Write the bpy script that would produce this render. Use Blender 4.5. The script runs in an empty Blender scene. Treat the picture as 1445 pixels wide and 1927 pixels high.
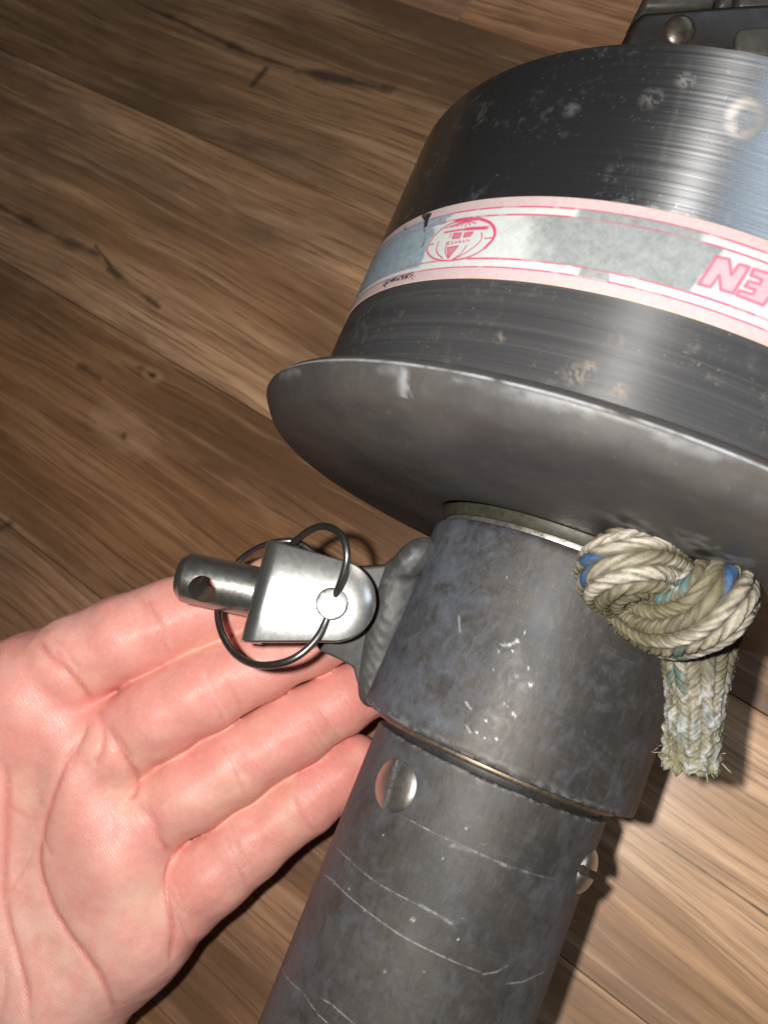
import bpy, bmesh, math, random
import numpy as np
from mathutils import Matrix, Vector
random.seed(7); rng = np.random.default_rng(7)

# ------------------------------------------------------------------ camera frame
# Camera space: x right, y down, z forward, millimetres. F, CX, CY are in photo pixels.
F, CX, CY = 1500.0, 722.5, 963.5
PH_W, PH_H = 1445.0, 1927.0
FA, FB, FZ0 = 0.2747, 0.28, 257.4          # floor plane z + FA*x + FB*y = FZ0
nf = -np.array([FA, FB, 1.0]); FN = np.linalg.norm(nf); nf /= FN
pl_dir = np.array([-3369.0, -2052.6, F]); pl_dir -= nf * (pl_dir @ nf); pl_dir /= np.linalg.norm(pl_dir)
wx = -pl_dir                                # world X runs along the planks
wz = nf
wy = np.cross(wz, wx)
R = np.stack([wx, wy, wz])                  # camera -> world rotation
CAM_H = FZ0 / FN * 0.001

def c2w(p):
    p = np.asarray(p, float)
    q = p @ R.T * 0.001
    q[..., 2] += CAM_H
    return q

def px(u, v, z):
    return np.array([(u - CX) / F * z, (v - CY) / F * z, z], float)

scene = bpy.context.scene
cam_d = bpy.data.cameras.new('camera'); cam = bpy.data.objects.new('camera', cam_d)
scene.collection.objects.link(cam); scene.camera = cam
cam_d.sensor_fit = 'VERTICAL'; cam_d.sensor_height = 36.0; cam_d.sensor_width = 27.0
cam_d.lens = 36.0 * F / PH_H
cam_d.clip_start = 0.005; cam_d.clip_end = 50.0
m = Matrix.Identity(4)
for i in range(3):
    m[i][0] = R[i][0]; m[i][1] = -R[i][1]; m[i][2] = -R[i][2]
m[2][3] = CAM_H
cam.matrix_world = m
cam_d.dof.use_dof = True
cam_d.dof.focus_distance = 0.150
cam_d.dof.aperture_fstop = 32.0

# ------------------------------------------------------------------ light: phone flash beside the lens, dim room
world = bpy.data.worlds.new('World'); scene.world = world; world.use_nodes = True
bg = world.node_tree.nodes['Background']
bg.inputs[0].default_value = (1.0, 0.93, 0.84, 1); bg.inputs[1].default_value = 0.010
fl_d = bpy.data.lights.new('phone_flash', 'POINT'); fl = bpy.data.objects.new('phone_flash', fl_d)
scene.collection.objects.link(fl)
fl_d.energy = 1.9; fl_d.color = (1.0, 0.965, 0.92); fl_d.shadow_soft_size = 0.0022
fl.location = Vector(c2w(np.array([-12.0, -4.5, 0.0])))

# added area light with no known source, aimed to put the pale band on the drum
rl_d = bpy.data.lights.new('added_drum_light', 'AREA'); rl = bpy.data.objects.new('added_drum_light', rl_d); scene.collection.objects.link(rl)
rl_d.shape = 'RECTANGLE'; rl_d.size = 1.2; rl_d.size_y = .5; rl_d.energy = 5.4; rl_d.color = (.74, .87, 1.0)
_p = np.array([.38, -.912, .149])*900.0+np.array([0.34, -.01, -1.07])*1080.0
_p = _p+np.array([40.0, -20.0, 130.0]); rl.location = Vector(c2w(_p))
rl.rotation_euler = (Vector(c2w(np.array([70.0, -60.0, 130.0])))-rl.location).to_track_quat('-Z', 'Y').to_euler()

scene.view_settings.view_transform = 'Standard'; scene.view_settings.look = 'None'
scene.view_settings.exposure = 0.0; scene.view_settings.gamma = 1.0
scene.view_settings.use_curve_mapping = False
scene.render.engine = 'CYCLES'
scene.cycles.max_bounces = 8
scene.cycles.sample_clamp_indirect = 6.0

# ------------------------------------------------------------------ helpers
C = scene.collection
def link(name, me, mats, parent=None, local=None, smooth=True):
    o = bpy.data.objects.new(name, me); C.objects.link(o)
    for mm in (mats if isinstance(mats, (list, tuple)) else [mats]):
        me.materials.append(mm)
    if smooth and len(me.polygons):
        me.polygons.foreach_set('use_smooth', np.ones(len(me.polygons), bool))
    if parent is not None: o.parent = parent
    if local is not None: o.matrix_local = local
    return o

def mesh_np(name, V, Q, uv=None, cols=None, floats=None):
    """V (n,3) metres, Q list/array of faces; uv per vertex; cols/floats dicts of point attributes"""
    me = bpy.data.meshes.new(name)
    Q = [np.asarray(Q)] if isinstance(Q, np.ndarray) else Q
    if isinstance(Q, list) and len(Q) and isinstance(Q[0], np.ndarray):
        nv = len(V); me.vertices.add(nv); me.vertices.foreach_set('co', np.asarray(V, np.float32).ravel())
        loops = np.concatenate([q.ravel() for q in Q]); sizes = np.concatenate([np.full(len(q), q.shape[1]) for q in Q])
        me.loops.add(len(loops)); me.loops.foreach_set('vertex_index', loops.astype(np.int32))
        st = np.concatenate([[0], np.cumsum(sizes)[:-1]])
        me.polygons.add(len(sizes)); me.polygons.foreach_set('loop_start', st.astype(np.int32))
        me.update(calc_edges=True)
    else:
        me.from_pydata([tuple(v) for v in V], [], Q); me.update()
    if uv is not None:
        li = np.empty(len(me.loops), np.int32); me.loops.foreach_get('vertex_index', li)
        l = me.uv_layers.new(name='UVMap'); l.data.foreach_set('uv', np.asarray(uv, np.float32)[li].ravel())
    for k, a in (cols or {}).items():
        at = me.attributes.new(k, 'FLOAT_COLOR', 'POINT')
        at.data.foreach_set('color', np.c_[a, np.ones(len(a))].astype(np.float32).ravel())
    for k, a in (floats or {}).items():
        at = me.attributes.new(k, 'FLOAT', 'POINT'); at.data.foreach_set('value', np.asarray(a, np.float32))
    me.validate()
    return me

def tag(o, label, cat, group=None, kind=None):
    o['label'] = label; o['category'] = cat
    if group: o['group'] = group
    if kind: o['kind'] = kind
    return o

def catmull(pts, n):
    pts = np.asarray(pts, float); k = len(pts)
    p = np.vstack([2*pts[0]-pts[1], pts, 2*pts[-1]-pts[-2]])
    out = []
    for i in range(k-1):
        a, b, c, d = p[i:i+4]
        t = np.linspace(0, 1, n, endpoint=(i == k-2))[:, None]
        out.append(.5*((2*b)+(-a+c)*t+(2*a-5*b+4*c-d)*t**2+(-a+3*b-3*c+d)*t**3))
    return np.vstack(out)

def resample(P, step):
    s = np.r_[0, np.cumsum(np.linalg.norm(np.diff(P, axis=0), axis=1))]
    n = max(2, int(s[-1]/step)+1); t = np.linspace(0, s[-1], n)
    return np.stack([np.interp(t, s, P[:, i]) for i in range(P.shape[1])], 1), t

def frames(P):
    T = np.gradient(P, axis=0); T /= np.linalg.norm(T, axis=1)[:, None]
    N = np.zeros_like(P); a = np.array([0, 0, 1.0]); a = a - T[0]*(a@T[0])
    if np.linalg.norm(a) < 1e-3: a = np.array([1.0, 0, 0]) - T[0]*T[0][0]
    N[0] = a/np.linalg.norm(a)
    for i in range(1, len(P)):
        v = N[i-1]-T[i]*(N[i-1]@T[i]); N[i] = v/np.linalg.norm(v)
    return T, N, np.cross(T, N)

def grid_faces(n, mth, closed):
    i = np.arange(n-1)[:, None]; j = np.arange(mth if closed else mth-1)[None]
    j2 = (j+1) % mth
    return np.stack([i*mth+j, i*mth+j2, (i+1)*mth+j2, (i+1)*mth+j], -1).reshape(-1, 4)

def vnoise(p, seed=0):
    """value noise for any (n,d) points, 0..1"""
    p = np.asarray(p, float); i = np.floor(p).astype(np.int64); f = p-i; f = f*f*(3-2*f); d = p.shape[1]
    out = np.zeros(len(p))
    pr = np.array([73856093, 19349663, 83492791])[:d]
    for c in range(2**d):
        b = np.array([(c >> k) & 1 for k in range(d)])
        h = ((i+b)*pr).sum(1) + seed*1013904223
        h = (h ^ (h >> 13))*1274126177 & 0x7fffffff; h = (h ^ (h >> 16))*668265263 & 0x7fffffff
        w = np.prod(np.where(b, f, 1-f), axis=1)
        out += w*((h ^ (h >> 15)) & 0xffff)/65535.0
    return out

def fbm(p, seed=0, o=4):
    s = 0; a = .5; t = 0
    for k in range(o): s = s+a*vnoise(np.asarray(p)*2**k, seed+k); t += a; a *= .5
    return s/t

def seg_dist(q, poly):
    """distance from points (n,2) to a polyline; also the running parameter 0..1"""
    poly = np.asarray(poly, float); best = np.full(len(q), 1e9); par = np.zeros(len(q)); k = len(poly)-1
    for i in range(k):
        a, b = poly[i], poly[i+1]; ab = b-a
        t = np.clip(((q-a)@ab)/max(ab@ab, 1e-12), 0, 1)
        d = np.linalg.norm(q-(a+t[:, None]*ab), axis=1); mm = d < best
        best[mm] = d[mm]; par[mm] = (i+t[mm])/k
    return best, par

def in_poly(q, poly):
    poly = np.asarray(poly, float); r = np.zeros(len(q), bool); n = len(poly); x, y = q[:, 0], q[:, 1]
    for i in range(n):
        x1, y1 = poly[i]; x2, y2 = poly[(i+1) % n]
        c = (y1 > y) != (y2 > y)
        with np.errstate(divide='ignore', invalid='ignore'):
            r ^= c & (x < (x2-x1)*(y-y1)/(y2-y1)+x1)
    return r

def smooth01(x, a, b):
    t = np.clip((x-a)/(b-a), 0, 1); return t*t*(3-2*t)

def surface_nets(G, org, h):
    """G<0 inside; returns verts (same units as org,h) and quads"""
    ins = G < 0; nx, ny, nz = G.shape
    def cn(A, i, j, k): return A[i:nx-1+i, j:ny-1+j, k:nz-1+k]
    cnt = np.zeros((nx-1, ny-1, nz-1), np.int8)
    offs = [(i, j, k) for i in (0, 1) for j in (0, 1) for k in (0, 1)]
    for o in offs: cnt += cn(ins, *o)
    act = (cnt > 0) & (cnt < 8)
    idx = np.full(act.shape, -1, np.int32); I = np.argwhere(act); idx[act] = np.arange(len(I))
    vals = {o: G[I[:, 0]+o[0], I[:, 1]+o[1], I[:, 2]+o[2]] for o in offs}
    acc = np.zeros((len(I), 3)); num = np.zeros(len(I))
    for o in offs:
        for ax in range(3):
            if o[ax] == 0:
                o2 = list(o); o2[ax] = 1; o2 = tuple(o2)
                a, b = vals[o], vals[o2]; mm = (a < 0) != (b < 0)
                t = np.where(mm, a/np.where(mm, a-b, 1), 0)
                p = np.tile(np.array(o, float), (len(I), 1)); p[:, ax] += t
                acc[mm] += p[mm]; num[mm] += 1
    V = (I+acc/num[:, None])*h+np.asarray(org)
    quads = []
    for ax in range(3):
        a1, a2 = [(1, 2), (2, 0), (0, 1)][ax]
        sl0 = [slice(None)]*3; sl1 = [slice(None)]*3; sl0[ax] = slice(0, -1); sl1[ax] = slice(1, None)
        s0 = ins[tuple(sl0)]; s1 = ins[tuple(sl1)]
        E = np.argwhere(s0 != s1); ok = (E[:, a1] > 0) & (E[:, a2] > 0)
        for q in range(3):
            lim = idx.shape[q]; ok &= E[:, q] < lim
        E = E[ok]; fl_ = s0[E[:, 0], E[:, 1], E[:, 2]]
        def g(d1, d2):
            e = E.copy(); e[:, a1] += d1; e[:, a2] += d2; return idx[e[:, 0], e[:, 1], e[:, 2]]
        q = np.stack([g(-1, -1), g(0, -1), g(0, 0), g(-1, 0)], 1)
        q[~fl_] = q[~fl_][:, ::-1]; quads.append(q)
    Q = np.vstack(quads); Q = Q[(Q >= 0).all(1)]
    return V, Q

def smin(a, b, k):
    h = np.clip(.5+.5*(b-a)/k, 0, 1)
    return b*(1-h)+a*h-k*h*(1-h)

def bevel_mesh(verts, faces, w, seg=2):
    bm = bmesh.new(); vs = [bm.verts.new(v) for v in verts]
    for f in faces: bm.faces.new([vs[i] for i in f])
    bmesh.ops.recalc_face_normals(bm, faces=bm.faces)
    if w > 0:
        es = [e for e in bm.edges if len(e.link_faces) == 2 and e.calc_face_angle(0) > .6]
        bmesh.ops.bevel(bm, geom=es, offset=w, segments=seg, affect='EDGES', profile=.5)
    me = bpy.data.meshes.new('m'); bm.to_mesh(me); bm.free(); return me

def prism(poly, depth_vec, w, seg=2):
    poly = [np.asarray(p, float) for p in poly]; n = len(poly)
    V = poly+[p+depth_vec for p in poly]
    Fc = [list(range(n)), list(range(2*n-1, n-1, -1))]+[[i, i+n, (i+1) % n+n, (i+1) % n] for i in range(n)]
    return bevel_mesh(V, Fc, w, seg)

# ------------------------------------------------------------------ node helper
class NT:
    def __init__(s, name):
        s.m = bpy.data.materials.new(name); s.m.use_nodes = True; s.t = s.m.node_tree
        s.b = s.t.nodes['Principled BSDF']; s.out = s.t.nodes['Material Output']
    def n(s, typ, ins=None, **kw):
        nd = s.t.nodes.new(typ)
        for k, v in kw.items(): setattr(nd, k, v)
        for k, v in (ins or {}).items(): s.set(nd, k, v)
        return nd
    def set(s, nd, k, v):
        if isinstance(v, bpy.types.NodeSocket): s.t.links.new(v, nd.inputs[k])
        else:
            if isinstance(v, tuple) and len(v) == 3 and nd.inputs[k].type == 'RGBA': v = (*v, 1)
            nd.inputs[k].default_value = v
    def P(s, k, v): s.set(s.b, k, v)
    def math(s, op, a, b=0.0, clamp=False):
        nd = s.n('ShaderNodeMath', {0: a, 1: b}, operation=op, use_clamp=clamp); return nd.outputs[0]
    def mix(s, f, a, b, mode='MIX'):
        nd = s.n('ShaderNodeMix', data_type='RGBA', blend_type=mode); s.set(nd, 0, f); s.set(nd, 6, a); s.set(nd, 7, b); return nd.outputs[2]
    def ramp(s, f, stops, ip='LINEAR'):
        nd = s.n('ShaderNodeValToRGB', {0: f}); cr = nd.color_ramp; cr.interpolation = ip
        while len(cr.elements) < len(stops): cr.elements.new(.5)
        for e, (p, c) in zip(cr.elements, stops):
            e.position = p; e.color = (*c, 1) if isinstance(c, tuple) else (c, c, c, 1)
        return nd.outputs[0]
    def noise(s, vec, scale, detail=4, rough=.55, dist=0.0):
        return s.n('ShaderNodeTexNoise', {'Vector': vec, 'Scale': scale, 'Detail': detail, 'Roughness': rough, 'Distortion': dist}).outputs[0]
    def mapping(s, vec, sc=(1, 1, 1), loc=(0, 0, 0), rot=(0, 0, 0)):
        return s.n('ShaderNodeMapping', {'Vector': vec, 'Scale': sc, 'Location': loc, 'Rotation': rot}).outputs[0]
    def obj(s): return s.n('ShaderNodeTexCoord').outputs['Object']
    def uv(s): return s.n('ShaderNodeUVMap', uv_map='UVMap').outputs[0]
    def attr(s, name, col=False):
        nd = s.n('ShaderNodeAttribute', attribute_name=name); return nd.outputs['Color' if col else 'Fac']
    def bump(s, h, dist, strength=1.0):
        nd = s.n('ShaderNodeBump', {'Height': h, 'Distance': dist, 'Strength': strength}); s.t.links.new(nd.outputs[0], s.b.inputs['Normal']); return nd

# ------------------------------------------------------------------ materials
def mat_wood():
    t = NT('wood_plank'); geo = t.n('ShaderNodeNewGeometry').outputs['Position']
    rnd = t.n('ShaderNodeObjectInfo').outputs['Random']
    off = t.n('ShaderNodeCombineXYZ', {0: t.math('MULTIPLY', rnd, 3.7), 1: t.math('MULTIPLY', rnd, 1.9), 2: 0.0}).outputs[0]
    p = t.n('ShaderNodeVectorMath', {0: geo, 1: off}, operation='ADD').outputs[0]
    warp = t.noise(t.mapping(p, (4, 11, 1)), 1.0, 3, .5)
    wv = t.n('ShaderNodeCombineXYZ', {0: 0.0, 1: t.math('MULTIPLY', t.math('SUBTRACT', warp, .5), .022), 2: 0.0}).outputs[0]
    q = t.n('ShaderNodeVectorMath', {0: p, 1: wv}, operation='ADD').outputs[0]
    broad = t.noise(t.mapping(q, (3.2, 42, 1)), 1.0, 5, .6)
    grain = t.noise(t.mapping(q, (11, 260, 1)), 1.0, 5, .62)
    fine = t.noise(t.mapping(q, (22, 760, 1)), 1.0, 5, .7)
    blot = t.noise(t.mapping(q, (7, 20, 1), (5, 3, 0)), 1.0, 5, .62)
    c = t.ramp(broad, [(.28, (.15, .085, .046)), (.44, (.27, .165, .095)), (.56, (.36, .235, .148)), (.74, (.52, .37, .255))])
    c = t.mix(t.ramp(blot, [(.44, 0.0), (.62, .9)]), c, (.135, .088, .058))
    c = t.mix(t.ramp(grain, [(.36, .65), (.52, 0.0)]), c, (.15, .085, .047))
    c = t.mix(t.ramp(grain, [(.55, 0.0), (.75, .5)]), c, (.52, .39, .285))
    c = t.mix(t.ramp(fine, [(.38, .7), (.49, 0.0)]), c, (.11, .066, .038))
    # knots and dark checks printed in the boards, laid out on the floor
    sep = t.n('ShaderNodeSeparateXYZ', {0: geo}); X, Y = sep.outputs[0], sep.outputs[1]
    jig = t.noise(t.mapping(geo, (60, 60, 1)), 1.0, 3, .6)
    total = None
    for (a, b, wd) in CHECKS:
        ax, ay = a; bx, by = b; L2 = (bx-ax)**2+(by-ay)**2
        dx = t.math('SUBTRACT', X, ax); dy = t.math('SUBTRACT', Y, ay)
        tt = t.math('DIVIDE', t.math('ADD', t.math('MULTIPLY', dx, bx-ax), t.math('MULTIPLY', dy, by-ay)), L2, clamp=True)
        ex = t.math('SUBTRACT', dx, t.math('MULTIPLY', tt, bx-ax)); ey = t.math('SUBTRACT', dy, t.math('MULTIPLY', tt, by-ay))
        d = t.math('SQRT', t.math('ADD', t.math('MULTIPLY', ex, ex), t.math('MULTIPLY', ey, ey)))
        d = t.math('ADD', d, t.math('MULTIPLY', t.math('SUBTRACT', jig, .5), wd*2.6))
        k = t.math('SUBTRACT', 1.0, t.math('DIVIDE', d, wd), clamp=True)
        total = k if total is None else t.math('MAXIMUM', total, k)
    c = t.mix(t.math('MULTIPLY', total, .85), c, (.05, .036, .026))
    hal = None
    for (x0, y0, r0) in KNOTS:
        dx = t.math('MULTIPLY', t.math('SUBTRACT', X, x0), .55); dy = t.math('SUBTRACT', Y, y0)
        d = t.math('SQRT', t.math('ADD', t.math('MULTIPLY', dx, dx), t.math('MULTIPLY', dy, dy)))
        d = t.math('ADD', d, t.math('MULTIPLY', t.math('SUBTRACT', jig, .5), r0*1.5))
        k = t.math('SUBTRACT', 1.0, t.math('DIVIDE', d, r0), clamp=True)
        hal = k if hal is None else t.math('MAXIMUM', hal, k)
    c = t.mix(t.math('MULTIPLY', t.ramp(hal, [(0, 0.0), (.45, .7), (.7, .4), (.85, 0.0)]), .5), c, (.48, .37, .26))
    c = t.mix(t.ramp(hal, [(.66, 0.0), (.95, .9)]), c, (.07, .045, .03))
    c = t.mix(1.0, c, (1.36, 1.2, 1.05), 'MULTIPLY')
    tint = t.attr('tone', True)
    c = t.mix(1.0, c, tint, 'MULTIPLY')
    t.P('Base Color', c)
    t.P('Roughness', t.ramp(grain, [(.3, .46), (.7, .34)])); t.P('Specular IOR Level', .5); t.P('Coat Weight', .9); t.P('Coat Roughness', .26)
    t.bump(t.math('ADD', t.math('MULTIPLY', grain, .7), t.math('MULTIPLY', fine, .3)), .00035, .5)
    return t.m

def mat_oxide(name, dark, blue, brown, metallic=.15, rough=.56, wearcol=(.46, .46, .45)):
    """weathered hard-anodised aluminium: mottled grey-blue oxide, painted-in wear attribute"""
    t = NT(name); p = t.obj()
    n1 = t.noise(t.mapping(p, (1, 1, 1)), 60.0, 5, .6); n2 = t.noise(p, 260.0, 6, .68, .4); n3 = t.noise(t.mapping(p, (1, 1, .45)), 900.0, 4, .65)
    n4 = t.noise(t.mapping(p, (1, 1, 1), (.3, .1, .2)), 95.0, 5, .65)
    c = t.mix(t.ramp(n1, [(.36, 0.0), (.62, 1.0)]), dark, brown)
    blm = t.math('MULTIPLY', t.attr('stain'), .17)
    bl = t.ramp(t.math('ADD', blm, t.math('ADD', t.math('MULTIPLY', n2, .6), t.math('MULTIPLY', n4, .4))), [(.50, 0.0), (.60, .35), (.74, .9)])
    c = t.mix(bl, c, blue)
    c = t.mix(t.ramp(n3, [(.31, .42), (.45, 0.0)]), c, tuple(x*.5 for x in dark))
    c = t.mix(t.ramp(n3, [(.58, 0.0), (.76, .30)]), c, tuple(min(1, x*1.45) for x in blue))
    rub = t.noise(t.mapping(t.uv(), (45, 1500, 1)), 1.0, 4, .6)
    c = t.mix(t.ramp(rub, [(.58, 0.0), (.78, .2)]), c, tuple(min(1, x*1.25) for x in blue))
    c = t.mix(t.ramp(rub, [(.26, .25), (.40, 0.0)]), c, tuple(x*.6 for x in dark))
    w = t.attr('wear'); c = t.mix(w, c, wearcol)
    t.P('Base Color', c); t.P('Metallic', metallic)
    r = t.math('ADD', t.ramp(n2, [(.3, rough-.09), (.7, rough+.12)]), t.math('MULTIPLY', w, -.08)); t.P('Roughness', r)
    t.bump(t.math('ADD', t.math('MULTIPLY', n2, .5), t.math('ADD', t.math('MULTIPLY', n3, .5), t.math('MULTIPLY', w, -.3))), .00018, .55)
    return t.m

def mat_drum():
    t = NT('black_anodised_drum'); uv = t.uv(); p = t.obj()
    br = t.noise(t.mapping(uv, (18, 1900, 1)), 1.0, 4, .6); br2 = t.noise(t.mapping(uv, (6, 420, 1)), 1.0, 4, .6)
    n2 = t.noise(p, 70.0, 5, .62); n3 = t.noise(p, 420.0, 4, .6); n4 = t.noise(p, 1300.0, 3, .6)
    c = t.mix(t.ramp(br2, [(.3, 0.0), (.75, 1.0)]), (.048, .048, .050), (.078, .078, .080))
    c = t.mix(t.ramp(br, [(.5, 0.0), (.8, .4)]), c, (.125, .122, .118))
    patch = t.math('MULTIPLY', t.ramp(n2, [(.50, 0.0), (.66, 1.0)]), t.ramp(n3, [(.52, 0.0), (.68, .6)]))
    c = t.mix(patch, c, (.135, .12, .10))
    speck = t.math('MULTIPLY', t.ramp(n4, [(.62, 0.0), (.78, .5)]), t.ramp(n2, [(.40, .1), (.58, 1.0)]))
    c = t.mix(speck, c, (.24, .215, .175))
    pol = t.attr('polish'); c = t.mix(t.math('MULTIPLY', pol, .85), c, (.50, .51, .53))
    w = t.attr('wear'); c = t.mix(w, c, (.66, .67, .67))
    st = t.attr('stain'); c = t.mix(t.math('MULTIPLY', st, .7), c, (.26, .20, .14))
    t.P('Base Color', c)
    dull = t.math('MAXIMUM', t.math('MAXIMUM', patch, speck), t.math('MULTIPLY', st, .8))
    t.P('Metallic', t.math('SUBTRACT', t.math('ADD', .40, t.math('MULTIPLY', pol, .57)), t.math('MULTIPLY', dull, .35), clamp=True))
    t.P('Roughness', t.math('SUBTRACT', t.math('ADD', t.ramp(br, [(.3, .56), (.7, .66)]), t.math('MULTIPLY', dull, .25)), t.math('MULTIPLY', pol, .34)))
    t.P('Anisotropic', .95)
    tg = t.n('ShaderNodeTangent', direction_type='UV_MAP', uv_map='UVMap'); t.P('Tangent', tg.outputs[0])
    t.P('Anisotropic Rotation', 0.25)
    t.bump(t.math('ADD', t.math('MULTIPLY', br, .8), t.math('MULTIPLY', dull, .4)), .00008, .35)
    return t.m

def mat_flange():
    t = NT('grey_anodised_flange'); p = t.obj()
    n1 = t.noise(p, 45.0, 4, .6); n2 = t.noise(p, 330.0, 5, .62); n3 = t.noise(p, 1400.0, 3, .6)
    c = t.mix(t.ramp(n1, [(.35, 0.0), (.65, 1.0)]), (.048, .046, .046), (.080, .072, .065))
    c = t.mix(t.ramp(n2, [(.55, 0.0), (.8, .35)]), c, (.10, .10, .105))
    c = t.mix(t.ramp(n3, [(.72, 0.0), (.78, .6)]), c, (.42, .42, .42))
    w = t.attr('wear'); c = t.mix(t.math('MULTIPLY', w, t.ramp(n2, [(.3, .55), (.6, 1.0)])), c, (.46, .48, .50))
    st = t.attr('stain'); c = t.mix(st, c, (.018, .017, .016))
    t.P('Base Color', c); t.P('Metallic', .25); t.P('Roughness', t.ramp(n2, [(.3, .46), (.7, .58)])); t.P('Specular IOR Level', .45)
    t.bump(t.math('ADD', n2, t.math('MULTIPLY', n3, .4)), .00010, .4)
    return t.m

def mat_steel(name, col=(.62, .62, .6), rough=.22, rust=.3, bmp=.00002, rustcol=(.25, .16, .09), rv=.10, spk=.3):
    t = NT(name); p = t.obj()
    n1 = t.noise(p, 120.0, 5, .62); n2 = t.noise(t.mapping(p, (1, 1, 1), (.1, .2, .3)), 900.0, 4, .6)
    c = t.mix(t.ramp(n1, [(.35, 0.0), (.7, 1.0)]), tuple(x*.9 for x in col), col)
    c = t.mix(t.math('MULTIPLY', t.ramp(n1, [(.56, 0.0), (.75, 1.0)]), rust), c, rustcol)
    c = t.mix(t.math('MULTIPLY', t.ramp(n2, [(.64, 0.0), (.76, .7)]), spk), c, tuple(x*.45 for x in col))
    t.P('Base Color', c); t.P('Metallic', .95); t.P('Roughness', t.ramp(n2, [(.3, rough), (.75, rough+rv)]))
    t.bump(t.math('ADD', n2, n1), bmp, .5)
    return t.m

def mat_plain_metal(name, col, metallic, rough, nscale=500.0):
    t = NT(name); p = t.obj(); n = t.noise(p, nscale, 5, .62); n1 = t.noise(p, nscale*.15, 4, .6)
    c = t.mix(t.ramp(n, [(.35, .6), (.6, 0.0)]), col, tuple(x*.5 for x in col))
    c = t.mix(t.ramp(n1, [(.5, 0.0), (.75, .5)]), c, tuple(min(1, x*1.7+.01) for x in col))
    t.P('Base Color', c); t.P('Metallic', metallic); t.P('Roughness', t.ramp(n, [(.3, rough-.07), (.7, rough+.1)]))
    t.bump(n, .0001, .5); return t.m

def mat_sticker():
    t = NT('printed_vinyl_band'); c = t.attr('print', True); p = t.obj(); n = t.noise(p, 700.0, 4, .6)
    c = t.mix(t.ramp(n, [(.3, .12), (.55, 0.0)]), c, (.35, .33, .30))
    t.P('Base Color', c); mt = t.attr('silver'); t.P('Metallic', t.math('MULTIPLY', mt, .25)); t.P('Roughness', t.math('ADD', .42, t.math('MULTIPLY', mt, .08)))
    t.P('Specular IOR Level', .4); t.bump(t.math('ADD', t.math('MULTIPLY', n, .5), t.math('MULTIPLY', mt, -.6)), .00006, .5); return t.m

def mat_rope():
    t = NT('weathered_braid'); c = t.attr('yarn', True); p = t.obj(); n = t.noise(p, 1200.0, 4, .6)
    c = t.mix(t.ramp(n, [(.35, .4), (.6, 0.0)]), c, (.10, .09, .055)); t.P('Base Color', c)
    t.P('Roughness', .62); t.P('Specular IOR Level', .35); t.bump(n, .00012, .6); return t.m

def mat_skin():
    t = NT('skin'); c = t.attr('skin', True); p = t.obj()
    n1 = t.noise(p, 130.0, 4, .6); n2 = t.noise(p, 900.0, 3, .6)
    rid = t.n('ShaderNodeTexWave', {'Vector': t.attr('ridge', True), 'Scale': 1.0, 'Distortion': 9.0, 'Detail': 2.0, 'Detail Scale': .6}, wave_type='BANDS', bands_direction='X').outputs[1]
    c = t.mix(t.ramp(n1, [(.36, .5), (.56, 0.0)]), c, (.76, .29, .24))
    c = t.mix(t.math('MULTIPLY', t.ramp(n2, [(.5, 0.0), (.8, .22)]), 1.0), c, (.92, .62, .53))
    t.P('Base Color', c); t.P('Roughness', t.ramp(n2, [(.3, .34), (.7, .5)])); t.P('Specular IOR Level', .42)
    t.P('Subsurface Weight', .35); t.P('Subsurface Radius', (1.0, .36, .22)); t.P('Subsurface Scale', .0011)
    vor = t.n('ShaderNodeTexVoronoi', {'Vector': p, 'Scale': 1150.0}, feature='DISTANCE_TO_EDGE').outputs[0]
    h = t.math('ADD', t.math('MULTIPLY', rid, .28), t.math('ADD', t.math('MULTIPLY', n2, .5), t.math('MULTIPLY', vor, .5)))
    t.bump(h, .00018, .6)
    return t.m

# ------------------------------------------------------------------ floor
def floor_hit(u, v):
    d = np.array([(u-CX)/F, (v-CY)/F, 1.0]); z = FZ0/(d[2]+FA*d[0]+FB*d[1])
    return c2w(d*z)

def fchk(u1, v1, u2, v2, w): return (tuple(floor_hit(u1, v1)[:2]), tuple(floor_hit(u2, v2)[:2]), w)
CHECKS = [fchk(-20, 375, 75, 430, .0022), fchk(75, 430, 185, 480, .0026), fchk(205, 505, 300, 578, .0018), fchk(180, 462, 215, 510, .0012),
          fchk(250, 0, 480, 105, .0016), fchk(430, 85, 560, 130, .0013), fchk(560, 132, 735, 168, .0028), fchk(262, 690, 290, 706, .0016),
          fchk(475, 160, 500, 130, .0020), fchk(-10, 1000, 20, 985, .003), fchk(1246, 1586, 1443, 1722, .0006), fchk(150, 690, 190, 712, .002)]
KNOTS = [(*floor_hit(232, 820)[:2], .010), (*floor_hit(285, 705)[:2], .0035)]
M_wood = mat_wood()
fl_me = mesh_np('floor', [(-4, -4, -.004), (4, -4, -.004), (4, 4, -.004), (-4, 4, -.004)], [[0, 1, 2, 3]])
M_sub = mat_plain_metal('dark_joint', (.03, .022, .016), 0.0, .8)
floor = link('floor', fl_me, M_sub); floor['kind'] = 'structure'
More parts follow.
